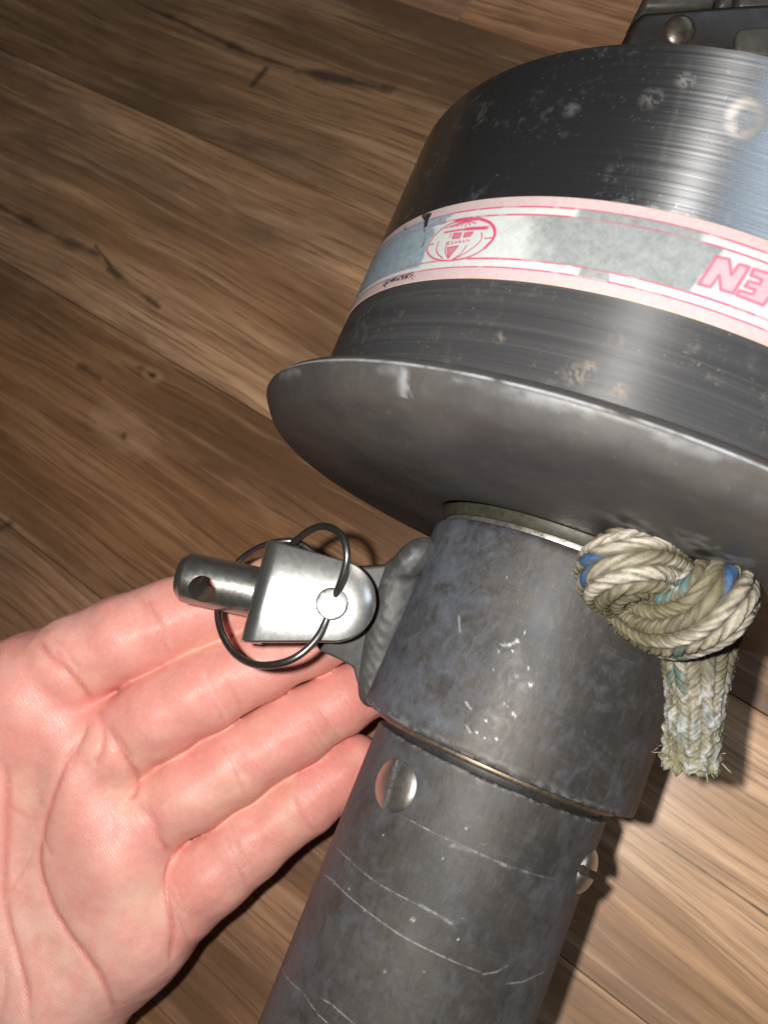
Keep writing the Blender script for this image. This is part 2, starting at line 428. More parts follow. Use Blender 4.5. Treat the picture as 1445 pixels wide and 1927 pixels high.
# plank rows: measured seams (a point on each seam) give the row edges across world Y
seam_y = sorted([floor_hit(258, 641)[1], floor_hit(233, 195)[1], floor_hit(817, 25)[1]])
pitch = abs(seam_y[1]-seam_y[0])
print('SEAMS', seam_y, 'pitch', pitch)
edges = list(seam_y)
while edges[0] > -0.9: edges.insert(0, edges[0]-pitch)
while edges[-1] < 1.2: edges.append(edges[-1]+pitch)
jx = floor_hit(871, 21)[0]; DK = floor_hit(258, 641)[1]
for r in range(len(edges)-1):
    y0, y1 = edges[r], edges[r+1]
    x = -1.95+((r*0.437) % 1)*.25
    cuts = [x, x+1.22, x+1.22+1.22+.2, x+3.9]
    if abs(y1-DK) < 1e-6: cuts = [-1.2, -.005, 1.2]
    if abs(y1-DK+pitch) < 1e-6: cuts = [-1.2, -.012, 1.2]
    if abs(y0-seam_y[2]) < 1e-6: cuts = [jx-1.0, jx, jx+.9]
    for a, b in zip(cuts[:-1], cuts[1:]):
        w = y1-y0; g = .00013; zb, zt = -.003, random.uniform(-.00012, .0)
        ch = .0002
        V = [(a+g, y0+g, zb), (b-g, y0+g, zb), (b-g, y1-g, zb), (a+g, y1-g, zb), (a+g, y0+g, zt-ch), (b-g, y0+g, zt-ch), (b-g, y1-g, zt-ch), (a+g, y1-g, zt-ch),
             (a+g+ch, y0+g+ch, zt), (b-g-ch, y0+g+ch, zt), (b-g-ch, y1-g-ch, zt), (a+g+ch, y1-g-ch, zt)]
        Q = [[3, 2, 1, 0]]+[[i, (i+1) % 4, (i+1) % 4+4, i+4] for i in range(4)]+[[i+4, (i+1) % 4+4, (i+1) % 4+8, i+8] for i in range(4)]+[[8, 9, 10, 11]]
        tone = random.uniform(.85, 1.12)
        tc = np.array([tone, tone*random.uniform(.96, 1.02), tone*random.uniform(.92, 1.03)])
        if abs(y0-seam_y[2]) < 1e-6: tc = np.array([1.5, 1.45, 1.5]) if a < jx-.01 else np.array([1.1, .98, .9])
        if abs(y1-DK) < 1e-6: tc = np.array([.84, .76, .68]) if a < -.5 else np.array([1.8, 1.95, 2.1])  # right of the joint: flash glare put into the plank colour as a paler tone
        if abs(y1-DK+pitch) < 1e-6 and a > -.5: tc = np.array([1.7, 1.84, 1.98])  # next row's right plank carries the same painted-in glare
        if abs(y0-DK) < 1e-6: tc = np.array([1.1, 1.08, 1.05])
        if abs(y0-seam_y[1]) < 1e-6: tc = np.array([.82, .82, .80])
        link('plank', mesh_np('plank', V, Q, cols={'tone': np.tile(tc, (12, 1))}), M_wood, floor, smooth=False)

# ------------------------------------------------------------------ furler frame
FP = np.array([20.9528, 51.8475, 160.0]); FD = np.array([.380709, -.912534, .149475]); FD /= np.linalg.norm(FD)
FX = -(FP-(FP@FD)*FD); FX /= np.linalg.norm(FX); FY = np.cross(FD, FX)
B = np.stack([FX, FY, FD], 1)               # local -> camera
def to_loc(p): return (np.asarray(p, float)-FP)@B      # camera mm -> local mm
def to_cam(p): return np.asarray(p, float)@B.T+FP
def l2m(q): return np.asarray(q)*.001
def cyl_hit(u, v, r):
    """pixel -> (theta, h) on the cylinder of radius r about the furler axis"""
    o = to_loc(np.zeros(3)); d = np.array([(u-CX)/F, (v-CY)/F, 1.0])@B
    a = d[0]**2+d[1]**2; b = o[0]*d[0]+o[1]*d[1]; c = o[0]**2+o[1]**2-r*r; ds = max(b*b-a*c, 0)
    t = (-b-math.sqrt(ds))/a; q = o+t*d
    return math.atan2(q[1], q[0]), q[2]
def plane_hit(u, v, h):
    o = to_loc(np.zeros(3)); d = np.array([(u-CX)/F, (v-CY)/F, 1.0])@B; t = (h-o[2])/d[2]; return o+t*d
def sh(pts, r): return np.array([[cyl_hit(u, v, r)[0]*r, cyl_hit(u, v, r)[1]] for u, v in pts])
def zpx(pts, x0, y0, s): return [(x0+a*s, y0+b*s) for a, b in pts]

furler = bpy.data.objects.new('headsail_furler', None); C.objects.link(furler); furler.empty_display_size = .02
mw = Matrix.Identity(4)
Bw = R@B; ow = c2w(FP)
for i in range(3):
    for j in range(3): mw[i][j] = Bw[i][j]
    mw[i][3] = ow[i]
furler.matrix_world = mw
tag(furler, 'weathered dark aluminium sail furler drum with printed band, lying on the wood floor', 'sail furler')
MW = mw.copy()

def thetas(fine, coarse, lo, hi):
    a = np.arange(math.radians(lo), math.radians(hi), math.radians(fine)); b = np.arange(math.radians(hi), math.radians(lo)+2*math.pi, math.radians(coarse))
    return np.r_[a, b]

def dens(prof, step):
    P, _ = resample(np.array(prof, float), step); return P

def lathe(name, prof, th, mat, parent, paint=None, cap=False):
    prof = np.asarray(prof, float); n = len(prof); k = len(th)
    s = np.r_[0, np.cumsum(np.linalg.norm(np.diff(prof, axis=0), axis=1))]
    r = prof[:, :1]; h = prof[:, 1:]
    V = np.stack([r*np.cos(th)[None], r*np.sin(th)[None], np.repeat(h, k, 1)], -1).reshape(-1, 3)
    TH = np.tile(th, n); RR = np.repeat(prof[:, 0], k); HH = np.repeat(prof[:, 1], k)
    tw = np.where(TH > math.pi, TH-2*math.pi, TH)
    uv = np.stack([TH*prof[:, 0].max()*.001, np.repeat(s, k)*.001], 1)
    fl_ = paint(tw, HH, RR) if paint else {'wear': np.zeros(len(V))}
    for kk in ('wear', 'stain'): fl_.setdefault(kk, np.zeros(len(V)))
    cols = {kk: a for kk, a in fl_.items() if np.ndim(a) == 2}; fls = {kk: a for kk, a in fl_.items() if np.ndim(a) == 1}
    Q = grid_faces(n, k, True)[:, ::-1]
    return link(name, mesh_np(name, l2m(V), Q, uv, cols, fls), mat, parent)

def rnd_prof(pts, rads, n=5):
    """polyline profile with rounded corners"""
    out = [np.array(pts[0], float)]
    for i in range(1, len(pts)-1):
        a, b, c = map(np.array, (pts[i-1], pts[i], pts[i+1])); r = rads[i-1]
        d1 = (a-b)/np.linalg.norm(a-b); d2 = (c-b)/np.linalg.norm(c-b); p, q = b+d1*r, b+d2*r
        for t in np.linspace(0, 1, n): out.append((1-t)**2*p+2*t*(1-t)*b+t*t*q)
    out.append(np.array(pts[-1], float)); return np.array(out)

def stroke(q, pts, w, breakup=0.0, seed=1, fade=True):
    d, t = seg_dist(q, pts); k = np.clip(1-d/(w*(.55+.5*vnoise(q*2.5, seed+9))), 0, 1)**.8
    if fade: k *= np.clip(np.minimum(t, 1-t)*8, 0, 1)
    if breakup: k *= .25+.75*smooth01(fbm(q*.9, seed, 4), breakup-.05, breakup+.22)
    return k

RT, RC, RD = 23.9, 28.3, 62.0
HCB, HCT, HSB, HST, HDT = 3.0, 43.4, 72.6, 87.4, 116.0

# --- tube
M_tube = mat_oxide('oxidised_tube', (.036, .033, .031), (.084, .089, .101), (.060, .052, .045))
M_collar = mat_oxide('oxidised_collar', (.032, .030, .029), (.098, .109, .132), (.058, .050, .043))
def paint_tube(t, h, r):
    q = np.stack([t*RT, h], 1); w = np.zeros(len(t)); s6 = lambda p: sh(zpx(p, 600, 1300, .4844), RT)
    for pts, wd, br in [([(320, 485), (400, 525), (560, 600), (700, 670), (830, 710), (930, 735)], .38, .5), ([(60, 590), (120, 660), (220, 740), (350, 810), (450, 860), (560, 910)], .34, .42),
                        ([(10, 700), (60, 740), (180, 850), (330, 955), (450, 1015), (550, 1060), (640, 1100)], .36, .3), ([(630, 1102), (690, 1092), (742, 1062)], .42, .3),
                        ([(720, 1133), (790, 1130), (840, 1112), (880, 1085)], .42, .35), ([(0, 1190), (50, 1220), (100, 1265), (140, 1294)], .34, .4), ([(-60, 1170), (0, 1255), (45, 1300)], .34, .3),
                        ([(380, 830), (450, 862), (530, 905)], .75, .5), ([(500, 600), (560, 612), (600, 625)], .8, .5), ([(700, 672), (750, 690)], .8, .5), ([(-160, 1050), (-60, 1170)], .3, .4)]:
        w = np.maximum(w, stroke(q, s6(pts)+.12*rng.normal(size=(len(pts), 2)), wd*.62, br, seed=int(pts[0][0])+3)*.42)
    for (a, b, rr) in [(60, 742, .8), (180, 855, .5), (118, 770, .4), (365, 890, .7), (570, 535, .4), (480, 650, .35), (250, 560, .35), (540, 965, .4), (255, 1090, .4), (410, 1090, .35), (560, 880, .4), (640, 590, .5)]:
        d = np.linalg.norm(q-s6([(a, b)])[0], axis=1); w = np.maximum(w, .8*np.clip(1.3-d/(rr*.6), 0, 1)*smooth01(vnoise(q*6, 9), .4, .6))
    w = np.maximum(w, .25*smooth01(h, -.2, .5)*smooth01(vnoise(q*1.5, 5), .4, .7))
    return {'wear': w, 'stain': np.clip(.35+.5*smooth01(t, -.45, -1.1)+.4*smooth01(t, .5, 1.0)-.5*np.exp(-((t-.1)/.5)**2)+.5*smooth01(h, -14, -4)*smooth01(t, -.2, -.5), 0, 1)}
tp = rnd_prof([(19.5, 0.6), (23.9, 0.6), (23.9, -20)], [.6]); tp = np.vstack([dens(tp, .22)[:-1], np.stack([np.full(260, 23.9), np.linspace(-20, -62, 260)], 1), [[23.9, -90], [23.9, -119.5], [23.4, -120], [20.5, -120], [20.5, -60], [19.5, .4]]])
tube = lathe('tube', tp, thetas(.42, 6, -95, 95), M_tube, furler, paint_tube)

# --- collar
def paint_collar(t, h, r):
    q = np.stack([t*RC, h], 1); w = np.zeros(len(t)); z8 = lambda p: sh(zpx(p, 640, 960, .2491), RC)
    for (a, b, rr) in [(1390, 925, .45), (1230, 1010, .5), (1280, 1015, .5), (1335, 990, .6), (1195, 1065, .4), (1300, 1065, .35), (1260, 1490, .3), (1310, 1540, .5), (1320, 1560, .5), (1340, 695, .35), (1255, 512, .3),
                       (1420, 1200, .6), (1440, 1320, .6), (1230, 1460, .35), (1100, 1590, .4), (1030, 1680, .4), (1180, 1730, .4), (1090, 1720, .4), (1330, 1250, .4), (1160, 1200, .3), (1320, 1300, .3)]:
        d = np.linalg.norm(q-z8([(a, b)])[0], axis=1); w = np.maximum(w, np.clip(1.4-d/(rr*.6), 0, 1)*smooth01(vnoise(q*6, 4), .45, .6)*.8)
    for pts in [[(1200, 1015), (1270, 1022), (1350, 985)], [(895, 790), (905, 930)], [(950, 1620), (985, 1690)], [(940, 1440), (990, 1510)]]:
        w = np.maximum(w, stroke(q, z8(pts), .3, .25)*.6)
    e = np.maximum(smooth01(h, 5.2, 3.0), smooth01(h, 42.6, 43.4)*.5)
    w = np.maximum(w, .22*e*smooth01(fbm(q*np.array([.8, 2.0]), 3), .38, .66))
    return {'wear': w, 'stain': np.clip(smooth01(t, -.15, -.8)+.25*smooth01(t, .6, 1.1), 0, 1)}
collar = lathe('collar', dens(rnd_prof([(24.5, HCB), (RC, HCB), (RC, HCT), (26.3, HCT), (24.5, HCT)], [1.1, 2.0, .4]), .3), thetas(.5, 6, -95, 95), M_collar, furler, paint_collar)
M_bronze = mat_plain_metal('bronze_race', (.17, .135, .095), .7, .42, 900.0)
M_thin = mat_plain_metal('worn_steel_race', (.62, .56, .50), .9, .34, 900.0)
M_dark = mat_plain_metal('dark_plastic', (.022, .021, .020), .0, .5, 600.0)
th_s = thetas(1.0, 6, -110, 110)
lathe('bearing_race', rnd_prof([(19, .6), (22.4, .5), (22.6, 1.9), (19, 2.2)], [.1, .1], 3), th_s, M_dark, furler)
lathe('race_ring', rnd_prof([(19, 1.9), (24.6, 1.9), (24.9, 2.3), (24.9, 3.3), (19, 3.5)], [.1, .1, .1], 3), th_s, M_bronze, furler)
lathe('top_race', rnd_prof([(20, 43.0), (26.7, 43.0), (26.7, 44.3), (20, 44.3)], [.1, .15], 3), th_s, M_thin, furler)
M_olive = mat_plain_metal('grimy_seal', (.045, .043, .028), .2, .5, 700.0)
lathe('seal_ring', rnd_prof([(20, 44.2), (27.2, 44.2), (28.2, 46.4), (20, 47.0)], [.2, .3], 3), th_s, M_olive, furler)

# --- flange
M_flange = mat_flange()
fl_prof = rnd_prof([(27.0, 48.5), (28.6, 46.3), (34.0, 45.4), (49.8, 45.8), (61.6, 47.0), (67.6, 48.3), (69.6, 50.6), (71.0, 52.6), (69.4, 54.6), (61.5, 55.4)], [1.2, 3, 4, 4, 1.7, 1.2, .7, .8], 6)
def paint_flange(t, h, r):
    q = np.stack([t*70, h], 1); w = np.zeros(len(t)); st = np.zeros(len(t)); a = np.stack([r*np.cos(t), r*np.sin(t)], 1)
    nz = fbm(np.stack([t*70*.18, h*.6], 1), 4, 4)
    edge = np.exp(-((h-52.9-.25*(nz-.5))/.17)**2)*(r > 69)
    w = np.maximum(w, edge*smooth01(nz, .25, .55)*.95)
    w = np.maximum(w, .2*np.exp(-((h-51.8)/.7)**2)*(r > 69)*smooth01(nz, .5, .7))
    for (u, v, rr, s) in [(1340, 1040, 6.0, .4), (1180, 985, 5, .25), (1290, 1020, 4, .2)]:
        c = plane_hit(u, v, 45.6)[:2]; d = np.linalg.norm(a-c, axis=1)/rr
        w = np.maximum(w, (r < 55)*s*np.clip(1.2-d, 0, 1)*smooth01(fbm(a*.5, 8), .35, .6))
    for (u, v, rr) in [(1322, 1043, 1.5), (1305, 1052, 1.1), (1180, 982, 1.6)]:
        c = plane_hit(u, v, 45.6)[:2]; d = np.linalg.norm(a-c, axis=1)/rr; st = np.maximum(st, (r < 55)*np.clip(2-1.4*d, 0, 1))
    c = np.array([math.cos(cyl_hit(755, 735, 69.5)[0]), math.sin(cyl_hit(755, 735, 69.5)[0])]); dth = (t-math.atan2(c[1], c[0]))*69.5
    w = np.maximum(w, (h < 52.6)*(h > 48.8)*np.exp(-(dth/1.1)**2)*.5*smooth01(fbm(q*.7, 2), .35, .6)*(r > 66))
    return {'wear': w, 'stain': st}
lathe('flange', dens(fl_prof, .4), thetas(.45, 5, -120, 75), M_flange, furler, paint_flange)

# --- drum
M_drum = mat_drum()
def paint_drum(t, h, r):
    q = np.stack([t*RD, h], 1); w = np.zeros(len(t)); st = np.zeros(len(t))
    c = sh([(1402, 222)], RD)[0]; d = np.hypot((q[:, 0]-c[0]), (q[:, 1]-c[1])*.8)
    st = np.maximum(st, np.exp(-((d-2.1)/.75)**2)*.75*smooth01(fbm(q*.8, 5), .2, .5)); w = np.maximum(w, np.exp(-((d-.2)/.9)**2)*.5)
    for (u, v, rr) in [(1083, 705, 1.6), (1110, 690, 1.0), (1165, 735, 1.2), (1160, 640, .9), (940, 635, .9), (1290, 150, 1.3), (1225, 185, 1.6), (1075, 205, 1.3)]:
        c = sh([(u, v)], RD)[0]; d = np.linalg.norm(q-c, axis=1); st = np.maximum(st, np.clip(1.4-d/rr, 0, 1)*smooth01(vnoise(q*2.2, 6), .35, .55)*.6)
    edge = smooth01(h, 114.6, 115.8)*smooth01(fbm(np.stack([t*RD*.15, h], 1), 6), .3, .6); w = np.maximum(w, edge*.75)
    w = np.maximum(w, stroke(q, sh([(1262, 105), (1254, 125)], RD), .45, 0)*.8); w = np.maximum(w, stroke(q, sh([(1300, 100), (1290, 140), (1272, 205), (1250, 280), (1238, 330)], RD), .7, .15)*.5)
    low = smooth01(h, 58, 55)*smooth01(fbm(np.stack([t*RD*.25, h*.5], 1), 12), .45, .65); st = np.maximum(st, low*.5)
    return {'wear': w, 'stain': st, 'polish': smooth01(h, 80, 86)}
dr_prof = dens(rnd_prof([(RD, 54.0), (RD, HDT), (58.6, HDT+.6), (57.4, HDT-3), (40, HDT-3.5), (24, HDT-3.5)], [.9, .6, .4, .3]), .45)
lathe('drum', dr_prof, thetas(.4, 5, -110, 60), M_drum, furler, paint_drum)

# --- printed band on the drum
GL = {'H': [[(0, 0), (.28, 0), (.28, .38), (.72, .38), (.72, 0), (1, 0), (1, 1), (.72, 1), (.72, .62), (.28, .62), (.28, 1), (0, 1)]],
      'A': [[(0, 0), (.26, 0), (.33, .22), (.67, .22), (.74, 0), (1, 0), (.68, 1), (.32, 1)]],
      'R': [[(0, 0), (.28, 0), (.28, .36), (.45, .36), (.68, 0), (1, 0), (.74, .42), (.95, .6), (.95, .84), (.78, 1), (0, 1)]],
      'K': [[(0, 0), (.28, 0), (.28, .38), (.38, .46), (.66, 0), (1, 0), (.6, .62), (.98, 1), (.62, 1), (.28, .66), (.28, 1), (0, 1)]],
      'E': [[(0, 0), (.9, 0), (.9, .25), (.28, .25), (.28, .39), (.8, .39), (.8, .62), (.28, .62), (.28, .76), (.9, .76), (.9, 1), (0, 1)]],
      'N': [[(0, 0), (.3, 0), (.3, .55), (.7, 0), (1, 0), (1, 1), (.7, 1), (.7, .45), (.3, 1), (0, 1)]]}
def paint_band(t, h, r):
    q = np.stack([t*RD, h], 1); n = len(t); ft = (HST-h)/(HST-HSB)
    white = np.array([.45, .475, .46]); pink = np.array([.45, .34, .345]); red = np.array([.45, .05, .11])
    col = np.tile(white, (n, 1)); sil = np.zeros(n)
    nz = fbm(q*.55, 21); nf2 = fbm(q*2.2, 22)
    pk = (ft < .128) | (ft > .868); col[pk] = pink; col *= (.90+.2*nf2)[:, None]
    def put(k, c):
        k = np.clip(k, 0, 1)[:, None]; col[:] = col*(1-k)+np.asarray(c)*k
    # silver/grey areas where the print has worn off
    s = q[:, 0]; sx = lambda u, v: sh([(u, v)], RD)[0][0]
    grey = np.array([.265, .283, .28])+(.09*(fbm(q*.9, 31)-.5)+.10*(nf2-.5))[:, None]
    edgeL = sx(1020, 450)+7*(nz-.5); edgeR = sx(1322, 520)+(ft-.5)*-5.0+.8*(nz-.5)
    mid = (ft > .228)*(ft < .762)
    slant = smooth01(s+(ft-.5)*-9, edgeL-6.5, edgeL+3.5)
    k = mid*slant*smooth01(s, edgeR+.5, edgeR-.3); col[:] = col*(1-k[:, None])+grey*k[:, None]; sil = np.maximum(sil, k)
    k = (ft > .125)*(ft < .232)*smooth01(s, sx(1085, 410)-.6, sx(1085, 410)+.5)*smooth01(s, sx(1318, 455)+.8, sx(1318, 455)-.8); col[:] = col*(1-k[:, None])+grey*k[:, None]; sil = np.maximum(sil, k)
    k = (ft > .757)*(ft < .86)*smooth01(s, sx(1085, 515), sx(1092, 515))*smooth01(s+(nz-.5)*3, sx(1150, 525)+.6, sx(1150, 525)-.6); col[:] = col*(1-k[:, None])+grey*k[:, None]; sil = np.maximum(sil, k)
    blue = np.array([.27, .345, .39])+(.10*(fbm(q*np.array([.8, 1.6]), 41)-.5)+.12*(nf2-.5))[:, None]
    bl = sx(803, 470)+(nz-.5)*2.4; k = (ft > .128)*(ft < .80)*smooth01(s, bl+.6, bl-.6)
    bl2 = sx(845, 412)+(nz-.5)*3; k = np.maximum(k, (ft > .128)*(ft < .26)*smooth01(s, bl2+.5, bl2-.5)); k = np.maximum(k, (ft > .09)*(ft < .16)*smooth01(s, sx(812, 405)+.5, sx(812, 405)-.5)*.5)
    col[:] = col*(1-k[:, None])+blue*k[:, None]; sil = np.maximum(sil, k)
    for yy, wd in ((.130, .012), (.227, .013), (.762, .013), (.864, .010)):
        k = np.clip(1.35-np.abs(ft-yy)/wd, 0, 1)*(.55+.45*smooth01(nz, .3, .5)); put(k*(1-.55*sil), red)
    # worn letters, upside down on the band
    s5 = lambda p: sh(zpx(p, 640, 360, .27682), RD); z6 = lambda p: sh(zpx(p, 1100, 400, .23875), RD)
    pN = z6([(1035, 350), (1135, 372), (1152, 492), (1212, 410), (1293, 433), (1165, 642), (1066, 612), (1056, 500), (985, 592), (893, 568)])
    pE = z6([(1325, 446), (1560, 520), (1400, 735), (1190, 655), (1215, 618), (1318, 646), (1338, 612), (1256, 586), (1285, 542), (1372, 568), (1390, 532), (1303, 500)])
    polys = [pN, pE]
    # the rest of the word carries on round the drum, off to the right
    bl_ = pN[0]; tl_ = pN[9]; wN = pN[4]-pN[0]
    e_s = wN/np.linalg.norm(wN); pitch_ = 7.6; sl = tl_-bl_
    for i, ch in enumerate('KRAH'):
        o = np.array([pE[1][0]+.7+i*7.3, bl_[1]])
        for pg in GL[ch]: polys.append(np.array([o+np.array([6.6*(1-x), 0])+sl*y for x, y in pg]))
    for pg in polys:
        lo, hi = pg.min(0)-.5, pg.max(0)+.5; sub = np.where(((q >= lo) & (q <= hi)).all(1))[0]
        if not len(sub): continue
        ins = in_poly(q[sub], pg); d, _ = seg_dist(q[sub], np.vstack([pg, pg[:1]]))
        k = np.zeros(n); k[sub] = ins*.85; put(k, (.52, .27, .30)); k = np.zeros(n); k[sub] = np.clip(1.4-d/.27, 0, 1)*.9; put(k, (.47, .09, .16))
    # globe emblem
    E1 = [(800, 205), (860, 192), (950, 190), (1020, 218), (1052, 268), (1042, 325), (985, 388), (900, 440), (800, 468), (720, 475), (640, 460), (597, 418), (602, 370), (650, 300), (720, 242), (800, 205)]
    lo = s5([(560, 330)])[0][0]-3; hi = s5([(1080, 330)])[0][0]+3; sub = np.where((s > lo) & (s < hi))[0]; qs = q[sub]
    ell = s5(catmull(E1, 6)); kf = np.zeros(n); kf[sub] = in_poly(qs, ell)*.9; put(kf, white*1.02); sil *= (1-kf)
    def line(p, wd, c=red, a=.95):
        d, _ = seg_dist(qs, s5(p)); k = np.zeros(n); k[sub] = np.clip(1.45-d/wd, 0, 1)*a; put(k, c)
    line(catmull(E1, 6), .17); line(catmull(E1[2:7], 6), .28)
    line([(712, 284), (860, 260), (1000, 250)], .20); line([(860, 260), (1000, 252)], .34); line([(790, 208), (935, 192)], .32)
    for e in [(718, 255), (755, 248), (790, 243), (825, 238), (852, 245), (885, 232), (925, 222)]: line([(868, 203), e], .12)
    for sq in ([(775, 290), (828, 285), (815, 320), (763, 326)], [(850, 286), (906, 280), (886, 308), (840, 315)], [(730, 387), (806, 374), (740, 456)]):
        k = np.zeros(n); k[sub] = in_poly(qs, s5(sq))*.75; put(k, red); line(sq+[sq[0]], .12)
    for c_ in ([(672, 345), (658, 395), (668, 430), (700, 458)], [(740, 345), (716, 400), (735, 458)], [(862, 372), (820, 430), (765, 466)], [(962, 284), (964, 320), (935, 362), (850, 425), (775, 466)], [(602, 366), (640, 362)], [(985, 325), (1038, 318)], [(745, 318), (755, 292)]): line(catmull(c_, 5), .13)
    a0, a1 = np.array([884, 334.]), np.array([722, 358.])    # tiny word, upside down
    for i, ch in enumerate('HARKEN'):
        b0 = a0+(a1-a0)*(i+.08)/6; ex = (a1-a0)/6*.8; ey = np.array([-4, 20.])
        for pg in GL[ch]:
            k = np.zeros(n); k[sub] = in_poly(qs, s5([b0+ex*x+ey*y-np.array([0, 8]) for x, y in pg]))*.8; put(k, red)
    # tears and grime
    tear = s5([(560, 150), (628, 150), (605, 195), (592, 245), (570, 243), (575, 205), (558, 178)]); k = in_poly(q, tear)*1.0; put(k, (.02, .02, .02)); sil *= (1-k)
    for p_, wd in (([(305, 632), (370, 600), (430, 588), (480, 575)], .5), ([(308, 640), (308, 668)], .2), ([(490, 560), (500, 590)], .35), ([(440, 245), (448, 262)], .25), ([(575, 245), (580, 330), (560, 380)], .14)):
        d, _ = seg_dist(q, s5(p_)); k = np.clip(1.4-d/wd, 0, 1)*smooth01(vnoise(q*3.2, 77), .25, .5); put(k, (.03, .03, .03))
    e = np.maximum(smooth01(ft, .03, 0), smooth01(ft, .965, 1.0))*smooth01(fbm(q*1.3, 55), .35, .6); put(e*.6, (.42, .30, .17))
    return {'print': np.clip(col, .01, .95), 'silver': sil}
sth = np.r_[np.arange(math.radians(-88), math.radians(46), .14/62), np.arange(math.radians(46), math.radians(360-88), .012)]
sp = np.stack([np.full(116, RD+.13), np.linspace(HSB, HST, 116)], 1)
sp = np.vstack([[RD-.05, HSB-.02], sp, [RD-.05, HST+.02]])
lathe('printed_band', sp, sth, mat_sticker(), furler, paint_band)

# --- slotted screws set in the tube
M_screw = mat_steel('screw_steel', (.50, .47, .43), .32, .25)
def screw(theta, h, rad, dome, rot, sink):
    nr, na = 26, 72; rr = np.linspace(0, 1, nr)**.8; aa = np.linspace(0, 2*math.pi, na, endpoint=False)
    X = rad*rr[:, None]*np.cos(aa)[None]; Y = rad*rr[:, None]*np.sin(aa)[None]
    Z = dome*np.sqrt(np.clip(1-(rr*.985)**2, 0, 1))[:, None]*np.ones((1, na)); cr = X*math.cos(rot)+Y*math.sin(rot)
    Z = np.where(np.abs(cr) < .65, np.minimum(Z, dome*.35-.9), Z)
    Vv = np.stack([X, Y, Z], -1).reshape(-1, 3)
    skirt = np.stack([rad*np.cos(aa), rad*np.sin(aa), np.full(na, -2.5)], 1); Vv = np.vstack([Vv, skirt]); Q = grid_faces(nr+1, na, True)
    ez = np.array([math.cos(theta), math.sin(theta), 0]); ex = np.array([-math.sin(theta), math.cos(theta), 0]); ey = np.array([0, 0, 1.0])
    W = (RT-sink)*ez+h*ey+Vv[:, :1]*ex+Vv[:, 1:2]*ey+Vv[:, 2:]*ez
    o = link('screw', mesh_np('screw', l2m(W), Q), M_screw, furler)
    o.data.set_sharp_from_angle(angle=.6)
    return o
t1, h1 = cyl_hit(738, 1475, RT)
screw(t1+.02, h1, 5.1, 1.7, .12, .75)
t2, h2 = cyl_hit(1090, 1640, RT)
screw(t2+.15, h2, 4.2, 2.0, 1.45, .35)

# --- lug plate, weld beads
M_lug = mat_oxide('oxidised_lug', (.052, .052, .052), (.098, .100, .106), (.072, .068, .063), .2, .55)
LZ = 161.0
lp = [px(a, b, LZ) for a, b in [(600, 1098), (640, 1070), (700, 1066), (738, 1063), (775, 1030), (800, 1040), (800, 1240), (690, 1325), (672, 1285), (664, 1256), (640, 1243), (600, 1225), (575, 1160)]]
lug_me = prism([l2m(to_loc(p)) for p in lp], l2m(np.array([0, 0, 5.0])@B), .0006)
link('lug_plate', lug_me, M_lug, furler)
# welds: a row of overlapping puddles grown as one bead
def bead_sdf(blobs, h, pad=3):
    c = np.array([b[0] for b in blobs]); r = max(max(b[1]) for b in blobs)+pad
    lo, hi = c.min(0)-r, c.max(0)+r; nn = np.ceil((hi-lo)/h).astype(int); g = np.stack(np.meshgrid(*[lo[i]+np.arange(nn[i])*h for i in range(3)], indexing='ij'), -1)
    G = None
    for cc, rad, rot in blobs:
        d = g-cc; x = d[..., 0]*math.cos(rot)+d[..., 1]*math.sin(rot); y = -d[..., 0]*math.sin(rot)+d[..., 1]*math.cos(rot)
        k = np.sqrt((x/rad[0])**2+(y/rad[1])**2+(d[..., 2]/rad[2])**2); s = (k-1)*min(rad)
        G = s if G is None else smin(G, s, .9)
    return surface_nets(G, lo, h)
wb = []
for (u, v, z, a, b, cz, ro) in [(778, 1052, 160.5, 5.4, 3.3, 3.4, -.75), (757, 1085, 162.3, 4.4, 4.2, 3.2, .2), (748, 1112, 162.0, 4.2, 4.6, 3.2, .25), (740, 1140, 161.8, 4.2, 4.8, 3.3, .30), (731, 1170, 162.0, 4.2, 4.8, 3.2, .32), (722, 1200, 162.0, 4.0, 4.8, 3.2, .35), (714, 1232, 162.2, 3.9, 4.6, 3.1, .35), (706, 1265, 162.4, 3.6, 4.6, 3.0, .3), (702, 1298, 162.6, 3.0, 3.6, 2.8, .2)]:
    wb.append((px(u, v, z), (a, b, cz), ro))
Vw, Qw = bead_sdf(wb, .4)
Vw = Vw+np.array([0, 0, 1.0])*(.10*np.abs(np.sin((Vw@np.array([-.32, .94, 0])+.16*(Vw[:, 0]-Vw[:, 0].mean())**2)*1.1))+.7*(fbm(Vw*.22, 8)-.5))[:, None]
link('weld_bead', mesh_np('weld', l2m(to_loc(Vw)), Qw, floats={'wear': .12*smooth01(fbm(Vw*.5, 3), .5, .7)}), M_lug, furler)

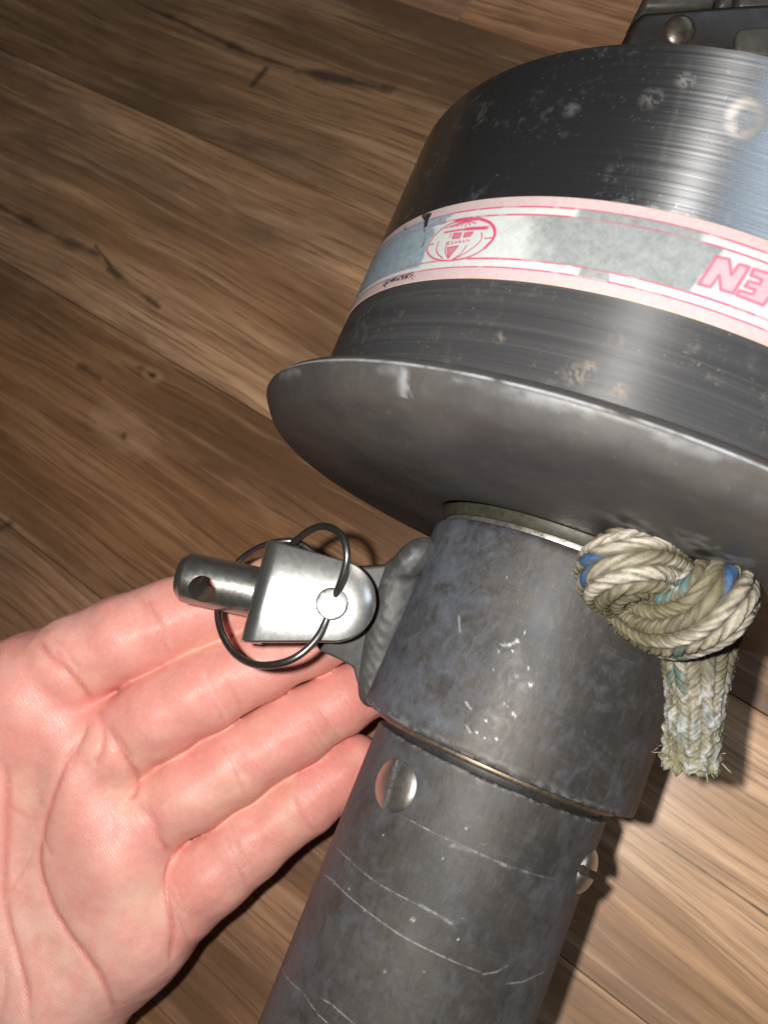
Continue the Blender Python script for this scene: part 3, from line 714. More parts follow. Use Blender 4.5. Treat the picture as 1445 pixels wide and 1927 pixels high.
# --- guard bracket on top of the drum, with rivets
M_guard = mat_plain_metal('bronze_brown_guard', (.016, .011, .008), .1, .42, 260.0)
M_guard2 = mat_plain_metal('grey_guard_clip', (.055, .05, .040), .2, .5, 420.0)
gz = 146.0
gp = [px(a, b, gz) for a, b in [(1178, 95), (1180, 62), (1190, 40), (1208, 21), (1260, 17), (1345, 10), (1480, 2), (1640, 0), (1640, 110), (1400, 100)]]
link('guard_plate', prism([l2m(to_loc(p)) for p in gp], l2m(np.array([0, 0, 26.0])@B), .0012, 3), M_guard, furler)
gp = [px(a, b, gz-.8) for a, b in [(1386, 100), (1384, 66), (1392, 52), (1640, 36), (1640, 120)]]
link('guard_rail', prism([l2m(to_loc(p)) for p in gp], l2m(np.array([0, 0, 8.0])@B), .0006), M_guard2, furler)
for (a0, a1, yb, zz) in [(1212, 1345, -28, 148), (1352, 1382, -26, 150), (1388, 1600, -30, 148)]:
    gp = [px(a, b, zz) for a, b in [(a0, 14), (a0+8, yb), (a1, yb-8), (a1, 12)]]
    link('guard_clip', prism([l2m(to_loc(p)) for p in gp], l2m(np.array([0, 0, 14.0])@B), .0008), M_guard2, furler)
M_riv = mat_plain_metal('rivet_metal', (.07, .058, .045), .5, .3, 700.0)
def dome(c_cam, n_loc, rad, hgt, name, mat):
    nr, na = 10, 32; rr = np.linspace(0, 1, nr); aa = np.linspace(0, 2*math.pi, na, endpoint=False)
    n_loc = n_loc/np.linalg.norm(n_loc); e1 = np.cross(n_loc, [0, 0, 1.0]); e1 /= np.linalg.norm(e1); e2 = np.cross(n_loc, e1)
    V = (to_loc(c_cam)+rad*rr[:, None, None]*(np.cos(aa)[None, :, None]*e1+np.sin(aa)[None, :, None]*e2)+(hgt*np.sqrt(np.clip(1-rr**2, 0, 1)))[:, None, None]*n_loc).reshape(-1, 3)
    return link(name, mesh_np(name, l2m(V), grid_faces(nr, na, True)[:, ::-1]), mat, furler)
tocam = np.array([-.1, .25, -1.0])@B
dome(px(1277, 60, gz), tocam, 2.9, 1.1, 'rivet', M_riv)

# ------------------------------------------------------------------ clevis toggle on the lug
tog = bpy.data.objects.new('clevis_toggle', None); C.objects.link(tog); tog.empty_display_size = .01
tog.matrix_world = Matrix.Translation(Vector(c2w(px(560, 1130, 160))))
tag(tog, 'shiny stainless clevis bracket with drilled stud and wire ring pinned to the lug', 'clevis')
def w_rel(p): return c2w(p)-np.array(tog.matrix_world.translation)
M_clev = mat_steel('zinc_steel', (.72, .72, .70), .21, .10, .000004, rustcol=(.55, .48, .38), rv=.03, spk=.12)
M_stud = mat_steel('dull_steel', (.46, .45, .42), .27, .5)
M_wire = mat_steel('wire_steel', (.24, .23, .22), .28, .25)
M_pin = mat_steel('pin_steel', (.78, .77, .75), .2, .1)
# bent strip: front leg, bend, base, bend, rear leg
zf, zr, thk = 151.0, 169.0, 2.2
pc = px(625, 1138, zf); xl = px(486, 1112, zf)
ex = px(712, 1143, zf)-px(478, 1113, zf); ex /= np.linalg.norm(ex); ez = np.array([-.05, .175, 1.0]); ez -= ex*(ez@ex); ez /= np.linalg.norm(ez); ey = np.cross(ez, ex)
Lx = (pc-xl)@ex; Rb = 1.9
o0 = xl
def strip_w(x):
    """half widths (up, down) of the strip at distance x from the base"""
    x = np.asarray(x, float); xr = Lx+8.2
    rnd_r = 7.9; xe = xr-rnd_r; base = np.interp(x, [0, xe], [9.9, 7.9]); dd = np.clip((x-xe)/rnd_r, 0, 1)
    return base*np.sqrt(np.clip(1-dd**2, 0, 1)), x
xs_end = Lx+8.2
path = []     # (x, z, normal_x, normal_z) centreline of the strip
tt = np.r_[np.linspace(0, 1, 26)]
xr_ = Rb+(xs_end-Rb)*(1-np.sin(tt*math.pi/2)**1.0)
xr_ = Rb+(xs_end-Rb)*np.cos(np.linspace(0, math.pi/2, 30))
zw = zr-zf
for x in xr_: path.append((x, 0, 0, -1))
for a in np.linspace(0, math.pi/2, 8)[1:]: path.append((Rb-Rb*math.sin(a), Rb-Rb*math.cos(a), -math.sin(a), -math.cos(a)))
path.append((0, zw/2, -1, 0))
for a in np.linspace(math.pi/2, 0, 8): path.append((Rb-Rb*math.sin(a), zw-Rb+Rb*math.cos(a), -math.sin(a), math.cos(a)))
for x in xr_[::-1][1:]: path.append((x, zw, 0, 1))
Vs = []; bv = .45
for (x, z, nx, nz_) in path:
    w = float(strip_w(x)[0]); w = max(w, .05); b = min(bv, w*.9); hn = thk/2
    for (yy, nn) in [(-w, hn-b), (-w+b*.3, hn-b*.3), (-w+b, hn), (w-b, hn), (w-b*.3, hn-b*.3), (w, hn-b), (w, -hn), (-w, -hn)]:
        sk = yy+.0; shr = -.11*yy*max(0.0, 1-x/22.0)
        p = o0+ex*(x+nx*nn+shr)+ez*(z+nz_*nn)+ey*sk
        Vs.append(p)
Vs = np.array(Vs); Qs = grid_faces(len(path), 8, True)
link('clevis_strap', mesh_np('strap', w_rel(Vs), Qs), M_clev, tog)
# stud with cross hole
sa = px(338, 1083, 160.5); sb = px(500, 1118, 160.0); sd = sb-sa; sl_ = np.linalg.norm(sd); sd /= sl_
def tube_mesh(prof, a, d, nseg=48):
    e1 = np.cross(d, [0, 0, 1.0]); e1 /= np.linalg.norm(e1); e2 = np.cross(d, e1); aa = np.linspace(0, 2*math.pi, nseg, endpoint=False)
    V = np.array([a+d*s+r*(math.cos(q)*e1+math.sin(q)*e2) for r, s in prof for q in aa]); Q = grid_faces(len(prof), nseg, True); return V, Q
Vt, Qt = tube_mesh([(.01, 0), (3.6, 0), (3.9, .15), (5.0, 1.5), (5.1, 1.8), (5.1, 6), (5.1, 10), (5.1, sl_+.8), (.01, sl_+.8)], sa, sd)
stud = link('stud', mesh_np('stud', w_rel(Vt), Qt), M_stud, tog)
hc = sa+sd*6.2; hd = np.array([.12, .28, -1.0]); hd -= sd*(hd@sd); hd /= np.linalg.norm(hd)
Vc, Qc = tube_mesh([(.01, -9), (2.75, -9), (2.75, 9), (.01, 9)], hc, hd, 40)
cut = link('cut', mesh_np('cut', w_rel(Vc), Qc), M_stud, tog)
for ob in (stud, cut):
    bm = bmesh.new(); bm.from_mesh(ob.data); bmesh.ops.remove_doubles(bm, verts=bm.verts, dist=2e-5); bmesh.ops.recalc_face_normals(bm, faces=bm.faces); bm.to_mesh(ob.data); bm.free()
md = stud.modifiers.new('hole', 'BOOLEAN'); md.object = cut; md.operation = 'DIFFERENCE'; md.solver = 'EXACT'
bpy.context.view_layer.update()
dg = bpy.context.evaluated_depsgraph_get(); new = bpy.data.meshes.new_from_object(stud.evaluated_get(dg)); stud.modifiers.clear(); stud.data = new
new.polygons.foreach_set('use_smooth', np.ones(len(new.polygons), bool)); new.set_sharp_from_angle(angle=.55)
bpy.data.objects.remove(cut)
# clevis pin
pa = pc-ez*3.4
Vp, Qp = tube_mesh([(.01, 0), (2.5, 0), (2.9, .12), (3.05, .45), (3.05, 3.0), (3.05, zw+5.5), (2.6, zw+6), (.01, zw+6)], pa, ez)
Vw2, Qw2 = tube_mesh([(3.1, 2.05), (4.0, 2.05), (4.2, 2.25), (4.2, 2.6)], pa, ez)
pin = link('clevis_pin', mesh_np('pin', w_rel(Vp), Qp), M_pin, tog); pin.data.set_sharp_from_angle(angle=.7)
# wire ring
rp = [(596, 1046, 165), (572, 1027, 164), (545, 1018, 163), (505, 1024, 164), (468, 1042, 166.5), (438, 1070, 168), (417, 1110, 167), (410, 1152, 163), (418, 1192, 158), (442, 1230, 154), (478, 1250, 150), (520, 1250, 147), (560, 1235, 146), (595, 1203, 147), (615, 1165, 148.4), (630, 1125, 148.6), (646, 1082, 147), (653, 1045, 146.5), (645, 1012, 148), (625, 994, 151), (600, 991, 154), (575, 1003, 157), (552, 1022, 160), (535, 1040, 163)]
rc3 = catmull([px(*q) for q in rp], 10); rc3, _ = resample(rc3, .5); T, N, Bn = frames(rc3); aa = np.linspace(0, 2*math.pi, 14, endpoint=False)
Vr = (rc3[:, None]+.72*(np.cos(aa)[None, :, None]*N[:, None]+np.sin(aa)[None, :, None]*Bn[:, None])).reshape(-1, 3)
Qr = grid_faces(len(rc3), 14, True); cap = [np.arange(14)[None, ::-1], (np.arange(14)+(len(rc3)-1)*14)[None]]
link('wire_ring', mesh_np('ring', w_rel(Vr), [Qr]+cap), M_wire, tog)

# ------------------------------------------------------------------ rope knot
TRACERS = [(1110, 1053, 13, 22, (.02, .085, .21)), (1098, 1070, 8, 16, (.02, .07, .17)), (1360, 1114, 28, 11, (.02, .095, .25)), (1380, 1090, 15, 14, (.02, .08, .2)), (1285, 1098, 14, 9, (.05, .11, .11)), (1250, 1112, 14, 10, (.05, .10, .095)),
           (1272, 1277, 23, 14, (.04, .10, .10)), (1272, 1245, 22, 13, (.06, .10, .08)), (1348, 1236, 8, 16, (.24, .12, .10)), (1136, 1068, 8, 8, (.33, .16, .12)), (1243, 1018, 18, 5, (.34, .17, .14)), (1290, 1376, 20, 20, (.36, .43, .48)), (1342, 1355, 11, 26, (.34, .39, .45)), (1268, 1338, 14, 10, (.60, .58, .52)), (1330, 1452, 6, 6, (.03, .13, .2))]
rp = [(1352, 1035, 160), (1318, 1078, 148), (1262, 1074, 132), (1205, 1060, 125), (1165, 1066, 125), (1152, 1088, 130), (1180, 1110, 136), (1206, 1140, 133), (1258, 1168, 126), (1316, 1156, 121), (1345, 1128, 121), (1352, 1106, 129), (1346, 1134, 138), (1326, 1186, 139), (1312, 1240, 137), (1306, 1330, 136), (1298, 1436, 137)]
rc3 = catmull([px(*q) for q in rp], 24); rc3, sl = resample(rc3, .17); T, N, Bn = frames(rc3)
na = 210; aa = np.linspace(0, 2*math.pi, na, endpoint=False)
S = np.repeat(sl, na); A = np.tile(aa, len(sl)); Ltot = sl[-1]
ncol = 14; pit = 1.6                          # braid columns round the rope, pick pitch along it
cc = A/(2*math.pi)*ncol+.25*np.sin(S*.21); ic = np.floor(cc).astype(int) % ncol; fc = cc-np.floor(cc)
sgn = np.where(ic % 2 == 0, 1.0, -1.0)
ph = S/pit+sgn*(fc-.5)*1.15+.5*(ic % 2)+.7*(fbm(np.stack([S*.3, A*3], 1), 14)-.5); ip = np.floor(ph).astype(int); fp = ph-ip
prof = np.sqrt(np.clip(1-(2*fp-1)**2*.95, 0, 1)); arch = np.clip(np.sin(fc*math.pi), 0, 1)**.55
yarn = .5+.5*np.cos(fp*2*math.pi*2+math.pi)
ht = .75*prof*(.30+.70*arch)+.26*yarn*arch+.22*arch
rr = 5.0+ht
rr += .35*(fbm(np.stack([S*.25, np.cos(A)*1.5+3, np.sin(A)*1.5+3], 1), 5)-.5)*2
tail = smooth01(S, Ltot-17, Ltot-11); rr = rr*(1-.10*tail)
end = smooth01(S, Ltot-3.2, Ltot); rr += end*(1.2*(vnoise(np.stack([np.cos(A)*3.5+9, np.sin(A)*3.5+9, S*.8], 1), 8)-.35))
lump = fbm(np.stack([S*.9, np.cos(A)*4+5, np.sin(A)*4+5], 1), 15); melt = smooth01(S, Ltot-19, Ltot-9); rr += melt*(1.5*(lump-.5))-melt*ht*.7
ex_ = np.where(S > Ltot-.01, (vnoise(np.stack([A*5, A*0], 1), 3)-.3)*2.0, 0)
Vr = rc3[:, None]+rr.reshape(-1, na)[..., None]*(np.cos(aa)[None, :, None]*N[:, None]+np.sin(aa)[None, :, None]*Bn[:, None])
Vr = Vr+(ex_.reshape(-1, na))[..., None]*T[:, None]
Vr = Vr.reshape(-1, 3)
cream = np.array([.41, .37, .31]); olive = np.array([.145, .130, .078])
g1 = fbm(np.stack([S*.07, np.cos(A)*1.1+7, np.sin(A)*1.1+7], 1), 33); g2 = fbm(Vr*.9, 34)
go = smooth01(g1, .44, .62)[:, None]
col = cream[None]*(1-go)+olive[None]*go
pk = vnoise(np.stack([ip+.5, ic*3.7], 1), 71); col = col*(.38+.4*g2+.62*pk)[:, None]
gxy = np.stack([S, A*5.6], 1)
RUV = np.stack([Vr[:, 0]/Vr[:, 2]*F+CX, Vr[:, 1]/Vr[:, 2]*F+CY], 1); cid = ip*64+ic
for (u, v, rx_, ry_, cc_) in TRACERS:
    kk = np.where(((RUV[:, 0]-u)/rx_)**2+((RUV[:, 1]-v)/ry_)**2 < 1)[0]
    if not len(kk): continue
    kk = kk[Vr[kk, 2] < Vr[kk, 2].min()+3.5]; ids, cn_ = np.unique(cid[kk], return_counts=True); tot = np.array([(cid == i_).sum() for i_ in ids])
    hit = np.isin(cid, ids[cn_ > .28*tot]) & (np.abs(S-np.median(S[kk])) < 8)
    col[hit] = np.array(cc_)*(.6+.8*g2[hit])[:, None]
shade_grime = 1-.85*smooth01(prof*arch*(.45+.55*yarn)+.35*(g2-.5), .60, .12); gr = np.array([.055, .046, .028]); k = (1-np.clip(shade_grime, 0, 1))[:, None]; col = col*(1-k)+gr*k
ko = (.6*melt)[:, None]; col = col*(1-ko)+np.array([.17, .155, .095])*(.6+.8*g2)[:, None]*ko
k = (.75*melt*smooth01(lump, .5, .68))[:, None]; col = col*(1-k)+np.array([.42, .44, .44])*k
k = (end*smooth01(g2, .35, .6)*.8)[:, None]; col = col*(1-k)+np.array([.24, .22, .11])*k
npt = len(Vr); cap_c = rc3[-1]+T[-1]*.3; Vr = np.vstack([Vr, cap_c]); col = np.vstack([col, [.2, .18, .1]])
Qr = grid_faces(len(rc3), na, True); last = (len(rc3)-1)*na; tri = np.array([[last+i, last+(i+1) % na, npt] for i in range(na)])
rope = bpy.data.objects.new('rope_knot', None)
rope_o = np.array(c2w(px(1290, 1150, 130)))
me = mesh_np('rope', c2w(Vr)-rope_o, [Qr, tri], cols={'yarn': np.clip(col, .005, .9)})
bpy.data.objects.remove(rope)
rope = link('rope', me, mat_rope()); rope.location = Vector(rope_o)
tag(rope, 'knotted grimy braided rope end with blue flecks and frayed tip, against the collar', 'rope')
# frayed fibres at the cut end
fb_v, fb_f = [], []
for i in range(46):
    a = random.uniform(0, 2*math.pi); rr0 = random.uniform(3.2, 5.4); p = rc3[-1]-T[-1]*random.uniform(0, 2.2)+rr0*(math.cos(a)*N[-1]+math.sin(a)*Bn[-1])
    d = T[-1]*random.uniform(.1, 1.0)+(math.cos(a)*N[-1]+math.sin(a)*Bn[-1])*random.uniform(.3, 1.2); d /= np.linalg.norm(d); ln = random.uniform(.7, 1.7); w = random.uniform(.10, .26)
    s1 = np.cross(d, [0, 0, 1.0]); s1 /= np.linalg.norm(s1); s2 = np.cross(d, s1); q = p+d*ln*.55+rng.normal(0, .12, 3); e = p+d*ln+rng.normal(0, .25, 3); k0 = len(fb_v)
    for c_, ww in ((p, w), (q, w*.8), (e, w*.25)):
        for aa_ in range(3): fb_v.append(c_+ww*(math.cos(aa_*2.094)*s1+math.sin(aa_*2.094)*s2))
    for l in range(2):
        for j in range(3): fb_f.append([k0+l*3+j, k0+l*3+(j+1) % 3, k0+l*3+3+(j+1) % 3, k0+l*3+3+j])
for i in rng.integers(0, npt, 420):
    ri, ai = i//na, i % na; nrm_ = math.cos(aa[ai])*N[ri]+math.sin(aa[ai])*Bn[ri]; p = Vr[i]-nrm_*.15
    d = nrm_*random.uniform(.2, .8)+T[ri]*random.uniform(-1, 1)+np.cross(T[ri], nrm_)*random.uniform(-1, 1); d /= np.linalg.norm(d); ln = random.uniform(.5, 1.3); w = random.uniform(.025, .05)
    s1 = np.cross(d, [0.1, 0, 1.0]); s1 /= np.linalg.norm(s1); s2 = np.cross(d, s1); q = p+d*ln*.5+nrm_*.15; e = p+d*ln+rng.normal(0, .12, 3); k0 = len(fb_v)
    for c_, ww in ((p, w), (q, w*.8), (e, w*.3)):
        for aa_ in range(3): fb_v.append(c_+ww*(math.cos(aa_*2.094)*s1+math.sin(aa_*2.094)*s2))
    for l in range(2):
        for j in range(3): fb_f.append([k0+l*3+j, k0+l*3+(j+1) % 3, k0+l*3+3+(j+1) % 3, k0+l*3+3+j])
fcol = np.tile(np.array([.42, .38, .26]), (len(fb_v), 1))*rng.uniform(.6, 1.2, (len(fb_v), 1))
fr = link('frayed_fibres', mesh_np('fray', c2w(np.array(fb_v))-rope_o, np.array(fb_f), cols={'yarn': fcol}), rope.data.materials[0], rope); fr['kind'] = 'stuff'

# ------------------------------------------------------------------ hand (open left palm), grown from one distance field
H = .58
lo = np.array([-152.0, 8.0, 160.0]); hi = np.array([8.0, 176.0, 236.0]); nn = np.ceil((hi-lo)/H).astype(int)
G = np.full(nn, 60.0, np.float32)
def rcone(G_, chain, kk, sub=None):
    """smooth chain of tapered capsules, written into the sub-box that holds them"""
    pts = [px(u, v, z) for u, v, z, r in chain]; rad = [c[3] for c in chain]
    c = np.array(pts); mr = max(rad)+9; a = np.maximum(((c.min(0)-mr-lo)/H).astype(int), 0); b = np.minimum(((c.max(0)+mr-lo)/H).astype(int)+1, nn)
    ax = [lo[i]+np.arange(a[i], b[i])*H for i in range(3)]; g = np.stack(np.meshgrid(*ax, indexing='ij'), -1).astype(np.float32); S_ = None
    for i in range(len(pts)-1):
        p, q = pts[i], pts[i+1]; ab = q-p; t = np.clip(((g-p)@ab)/(ab@ab), 0, 1); d = g-(p+t[..., None]*ab)
        s = np.sqrt(d[..., 0]**2+d[..., 1]**2+(d[..., 2]*1.06)**2)-(rad[i]+(rad[i+1]-rad[i])*t)
        S_ = s if S_ is None else smin(S_, s, kk)
    sl_ = tuple(slice(a[i], b[i]) for i in range(3)); return sl_, S_
FING = [
    [(40, 1287, 195.5, 11.6), (142, 1243, 192.5, 11.0), (243, 1197, 191.5, 10.3), (318, 1167, 191.5, 9.6), (420, 1135, 193, 8.8), (500, 1113, 195, 8.2), (560, 1100, 198, 7.4)],
    [(120, 1450, 197, 10.4), (223, 1396, 191.5, 10.0), (300, 1346, 189.5, 10.0), (382, 1301, 189.5, 9.7), (490, 1246, 191, 8.8), (580, 1208, 194, 8.2), (650, 1180, 198, 7.6)],
    [(195, 1592, 197, 10.0), (290, 1533, 192, 9.5), (360, 1490, 191, 9.6), (438, 1442, 191.5, 9.3), (560, 1368, 193.5, 8.7), (640, 1322, 196.5, 8.0), (700, 1290, 200, 7.5)],
    [(235, 1762, 198, 10.4), (338, 1698, 193.5, 9.9), (400, 1645, 192.8, 9.3), (462, 1592, 193.2, 8.9), (575, 1508, 195, 8.2), (630, 1464, 197, 7.8), (668, 1437, 199, 7.2)]]
for ch in FING:
    sl_, S_ = rcone(G, ch, 2.0); G[sl_] = smin(G[sl_], S_+.08, .9)
PALM = np.full(nn, 60.0, np.float32)
for ch, k in [([(54, 1322, 194, 13.0), (-110, 1580, 200, 17)], 9), ([(156, 1452, 193.6, 13.4), (-90, 1720, 200, 17)], 9), ([(222, 1597, 193.8, 12.8), (-40, 1850, 200, 17)], 9), ([(262, 1735, 194.2, 13.2), (110, 1860, 196, 18.0), (0, 2050, 199, 20), (-130, 2300, 206, 21)], 8),
              ([(120, 1295, 199, 11), (200, 1330, 200, 9.5)], 6), ([(42, 1322, 195.5, 12), (155, 1455, 195, 12.4), (220, 1600, 195, 12), (255, 1740, 195.5, 12.4)], 10), ([(-60, 1500, 192, 14), (-110, 1750, 192, 20), (-180, 2050, 199, 21)], 9), ([(-250, 2200, 208, 24), (-330, 2420, 215, 24)], 9), ([(-150, 1640, 188, 16), (-290, 1480, 180, 12), (-360, 1330, 176, 9.5)], 6)]:
    sl_, S_ = rcone(PALM, ch, 2.0); PALM[sl_] = smin(PALM[sl_], S_, float(k))
G = smin(G, PALM, 2.6)
G[0, :, :] = G[-1, :, :] = 5; G[:, 0] = 5; G[:, -1] = 5; G[:, :, 0] = 5; G[:, :, -1] = 5
Vh, Qh = surface_nets(G, lo, H)
# two relaxation passes remove the voxel steps
def relax(V, Q, it, f):
    e = np.vstack([Q[:, [0, 1]], Q[:, [1, 2]], Q[:, [2, 3]], Q[:, [3, 0]]]); cnt = np.bincount(e.ravel(), minlength=len(V))
    for _ in range(it):
        s = np.zeros_like(V)
        for k in range(3): s[:, k] = np.bincount(e[:, 0], V[e[:, 1], k], len(V))+np.bincount(e[:, 1], V[e[:, 0], k], len(V))
        V = V+(s/np.maximum(cnt, 1)[:, None]-V)*f
    return V
Vh = relax(Vh, Qh, 2, .5)
def vnormals(V, Q):
    n = np.cross(V[Q[:, 2]]-V[Q[:, 0]], V[Q[:, 3]]-V[Q[:, 1]]); o = np.zeros_like(V)
    for k in range(3): o[:, k] = sum(np.bincount(Q[:, j], n[:, k], len(V)) for j in range(4))
    return o/np.maximum(np.linalg.norm(o, axis=1), 1e-9)[:, None]
Nh = relax(vnormals(Vh, Qh), Qh, 5, .6); Nh /= np.maximum(np.linalg.norm(Nh, axis=1), 1e-9)[:, None]
UV = np.stack([Vh[:, 0]/Vh[:, 2]*F+CX, Vh[:, 1]/Vh[:, 2]*F+CY], 1)
front = np.clip(-(Nh*Vh).sum(1)/np.linalg.norm(Vh, axis=1)*1.6, 0, 1)
z5 = lambda p: [(a*.49827, 1050+b*.49827) for a, b in p]
crease = np.zeros(len(Vh)); disp = np.zeros(len(Vh)); pale = np.zeros(len(Vh))
def groove(p, w, dep, red=.6, smooth=True):
    pts = np.array(z5(p)); pts = catmull(pts, 6) if smooth and len(pts) > 2 else pts
    d, t = seg_dist(UV, pts); tp_ = np.clip(np.minimum(t, 1-t)*7+.25, 0, 1); k = (.55*np.exp(-(d/w)**2)+.5*np.exp(-(d/(w*3.2))**2))*tp_; global disp, crease
    disp -= k*dep*.75*front; crease = np.maximum(crease, np.exp(-(d/(w*1.15))**2)*red*1.35*np.clip(np.minimum(t, 1-t)*7+.1, 0, 1)*front)
def bump_(c, rx, ry, ang, hgt):
    d = UV-np.array(z5([c])[0]); x = d[:, 0]*math.cos(ang)+d[:, 1]*math.sin(ang); y = -d[:, 0]*math.sin(ang)+d[:, 1]*math.cos(ang); global disp
    disp += hgt*np.exp(-(x/(rx*.498))**2-(y/(ry*.498))**2)*front
# pads and hollows
bump_((230, 620), 170, 150, .5, 1.6); bump_((420, 760), 120, 110, .6, 1.2); bump_((430, 1040), 200, 170, .9, 2.2); bump_((470, 1330), 180, 260, -.2, 2.6); bump_((60, 480), 140, 120, 0, .8)
bump_((100, 930), 90, 260, .2, -2.6); bump_((230, 1620), 200, 240, .5, 1.6); bump_((70, 1650), 120, 260, 0, 1.2); bump_((330, 900), 90, 90, 0, -.6)
for c, a in [((420, 330), -.4), ((620, 600), -.5), ((740, 920), -.55), ((760, 1230), -.65)]: bump_(c, 150, 90, a, .9)
for c, a in [((690, 480+0), -.5), ((1000, 470), -.5), ((1060, 740), -.55), ((1010, 1030), -.65), ((760, 210), -.4)]: bump_(c, 130, 80, a, .5)
# creases: finger roots, palm lines, joint lines
groove([(130, 300), (205, 385), (300, 470), (365, 552)], 5, .9, .7); groove([(372, 560), (398, 640), (396, 720), (362, 782)], 4, .7, .5); groove([(400, 615), (452, 705), (505, 790), (526, 838), (515, 890), (500, 925)], 4.5, 1.0, .7)
groove([(520, 915), (570, 985), (612, 1062), (642, 1112)], 4, 1.0, .7); groove([(640, 1115), (626, 1200), (640, 1300), (652, 1400), (640, 1525)], 5, 1.1, .7)
groove([(345, 640), (318, 690), (262, 762), (222, 850), (182, 950), (156, 1050), (146, 1130), (158, 1200), (192, 1290), (250, 1382), (330, 1482), (390, 1572), (430, 1700), (442, 1765)], 4.5, .95, .65)
groove([(10, 770), (22, 860), (20, 1010), (22, 1250), (42, 1385), (80, 1500), (112, 1600), (132, 1765)], 5, 1.0, .6); groove([(345, 645), (305, 720), (272, 800)], 3, .4, .3, True); groove([(25, 1285), (80, 1200), (132, 1100)], 2.5, .35, .25)
groove([(200, 1130), (150, 1060)], 3, .4, .3); groove([(0, 1790), (30, 1640), (25, 1530)], 3, .3, .2); groove([(20, 950), (90, 1010)], 2.5, .25, .2); groove([(300, 420), (240, 330), (190, 300)], 3, .3, .2)
for p in ([(520, 130), (575, 215), (610, 290), (650, 380)], [(545, 150), (600, 240), (645, 330)], [(760, 430), (800, 520), (850, 625)], [(850, 450), (895, 530), (915, 590)], [(835, 700), (880, 790), (935, 915)], [(900, 740), (940, 830)], [(850, 1040), (890, 1140), (935, 1250)], [(880, 1050), (930, 1180)], [(1100, 900), (1150, 985), (1205, 1055)], [(1205, 560), (1250, 640), (1290, 700)], [(560, 925), (600, 1010), (625, 1060)], [(425, 620), (470, 700), (500, 760)], [(655, 1290), (700, 1420), (720, 1480)]):
    groove(p, 2.6, .30, .35)
for p in ([(490, 150), (540, 240)], [(770, 440), (815, 540), (860, 600)], [(850, 710), (900, 800), (940, 860)], [(545, 940), (585, 1000), (610, 1045)], [(870, 1080), (905, 1150)], [(1130, 900), (1175, 990)], [(590, 210), (650, 330)]):
    d, _ = seg_dist(UV, np.array(z5(p))); pale = np.maximum(pale, np.exp(-(d/6)**2)*.34*smooth01(vnoise(UV*.12, 5), .3, .6))
for (u, v, ang, wdt, cnt) in [(300, 1172, 1.15, 62, 9), (392, 1300, 1.1, 62, 9), (448, 1440, 1.05, 60, 9), (458, 1598, 1.0, 60, 10), (572, 1510, .95, 55, 7), (610, 1385, 1.0, 55, 6), (130, 1262, 1.0, 70, 5), (228, 1412, 1.0, 60, 6), (300, 1545, 1.0, 60, 7), (335, 1690, 1.2, 70, 6), (480, 1240, 1.05, 50, 4)]:
    for _ in range(cnt):
        c = np.array([u, v])+rng.normal(0, 11, 2); a = ang+rng.normal(0, .13); dv = np.array([math.cos(a), math.sin(a)])*random.uniform(.35, 1)*wdt; mid_ = c+rng.normal(0, 4, 2)
        dist, t = seg_dist(UV, catmull([c-dv, mid_, c+dv], 4)); kk = np.clip(np.minimum(t, 1-t)*5, 0, 1)*front; disp -= random.uniform(.06, .16)*np.exp(-(dist/1.9)**2)*kk; crease = np.maximum(crease, .22*np.exp(-(dist/2.6)**2)*kk)
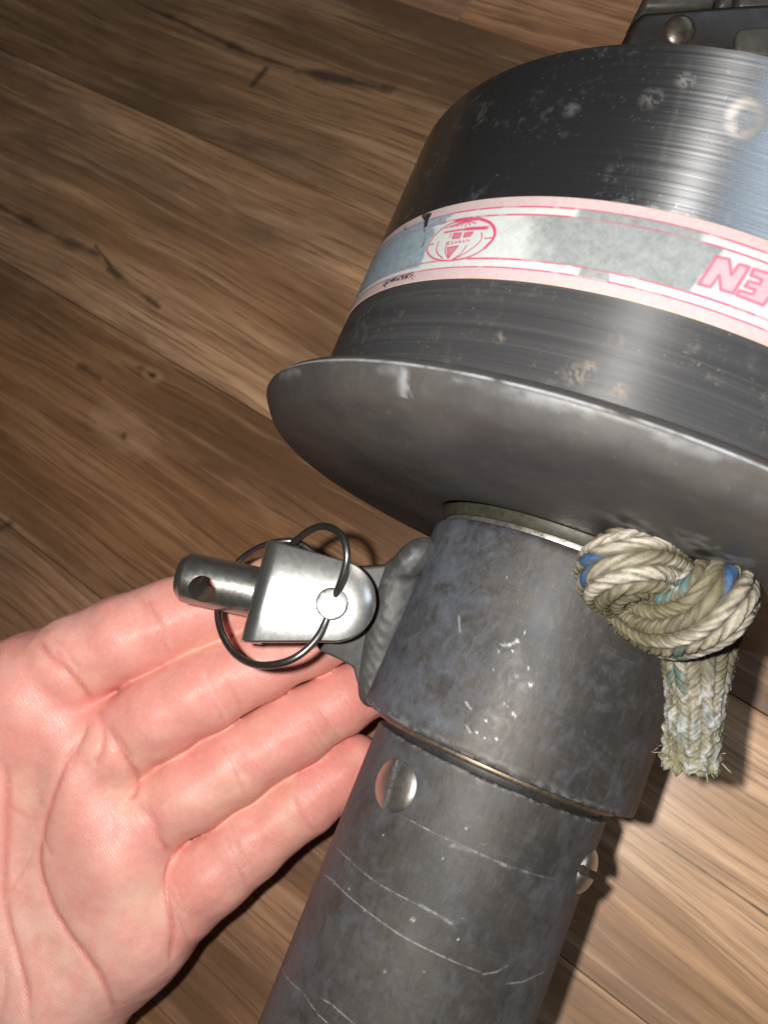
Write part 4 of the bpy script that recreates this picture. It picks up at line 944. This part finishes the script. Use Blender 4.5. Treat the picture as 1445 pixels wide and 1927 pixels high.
# fine wrinkles along the fingers
for _ in range(70):
    f_ = random.choice(FING); i = random.randint(1, 5); c = np.array(f_[i][:2])+rng.normal(0, 22, 2); d = np.array(f_[min(i+1, 6)][:2], float)-np.array(f_[i-1][:2]); d /= np.linalg.norm(d)
    nrm = np.array([-d[1], d[0]]); ln = random.uniform(10, 34); dd = d if random.random() < .45 else nrm
    q0 = c-dd*ln; q1 = c+dd*ln+rng.normal(0, 5, 2); dist, t = seg_dist(UV, np.array([q0, q1])); disp -= .07*np.exp(-(dist/1.6)**2)*np.clip(np.minimum(t, 1-t)*5, 0, 1)*front
disp += (fbm(Vh*.11, 60, 3)-.5)*1.1
Vh = Vh+Nh*disp[:, None]
base = np.array([.79, .39, .325]); colr = np.tile(base, (len(Vh), 1))
red = .55*smooth01(fbm(Vh*.07, 61, 4), .42, .68)
for (u, v, r, s) in [(690, 1330, 110, 1.0), (640, 1440, 110, 1.0), (600, 1200, 120, .5), (440, 1140, 90, .3), (130, 1600, 110, .45), (60, 1340, 90, .35), (250, 1560, 60, .3), (180, 1720, 90, .3), (560, 1500, 50, .3)]:
    red = np.maximum(red, s*np.exp(-((UV-np.array([u, v]))**2).sum(1)/r**2))
red = np.clip(red, 0, 1)[:, None]
colr = colr*(1-.75*red)+np.array([.72, .24, .21])*.75*red
for (u, v, r, s_) in [(40, 1780, 190, .75), (150, 1880, 150, .5), (60, 1560, 90, .3), (270, 1700, 70, .35)]:
    kk = (s_*np.exp(-((UV-np.array([u, v]))**2).sum(1)/r**2)*(.5+fbm(Vh*.2, 66)))[:, None]; kk = np.clip(kk, 0, 1); colr = colr*(1-kk)+np.array([.82, .50, .40])*kk
yl = (.5*smooth01(fbm(Vh*.09+9, 62, 4), .5, .7))[:, None]; colr = colr*(1-yl)+np.array([.80, .50, .37])*yl
ck = np.clip(crease, 0, .95)[:, None]; colr = colr*(1-ck)+np.array([.60, .20, .17])*ck
colr = colr*(1-pale[:, None])+np.array([.84, .56, .50])*pale[:, None]
rg = np.stack([(Vh[:, 0]*.8-Vh[:, 1]*.55)*.75, Vh[:, 1]*.2, Vh[:, 2]*0], 1)
hand_o = np.array(c2w(px(150, 1550, 200)))
me = mesh_np('hand', c2w(Vh)-hand_o, Qh, cols={'skin': np.clip(colr, 0, 1), 'ridge': rg})
hand = link('hand', me, mat_skin()); hand.location = Vector(hand_o)
tag(hand, 'open left hand, palm up, fingers reaching behind the clevis and tube', 'hand')
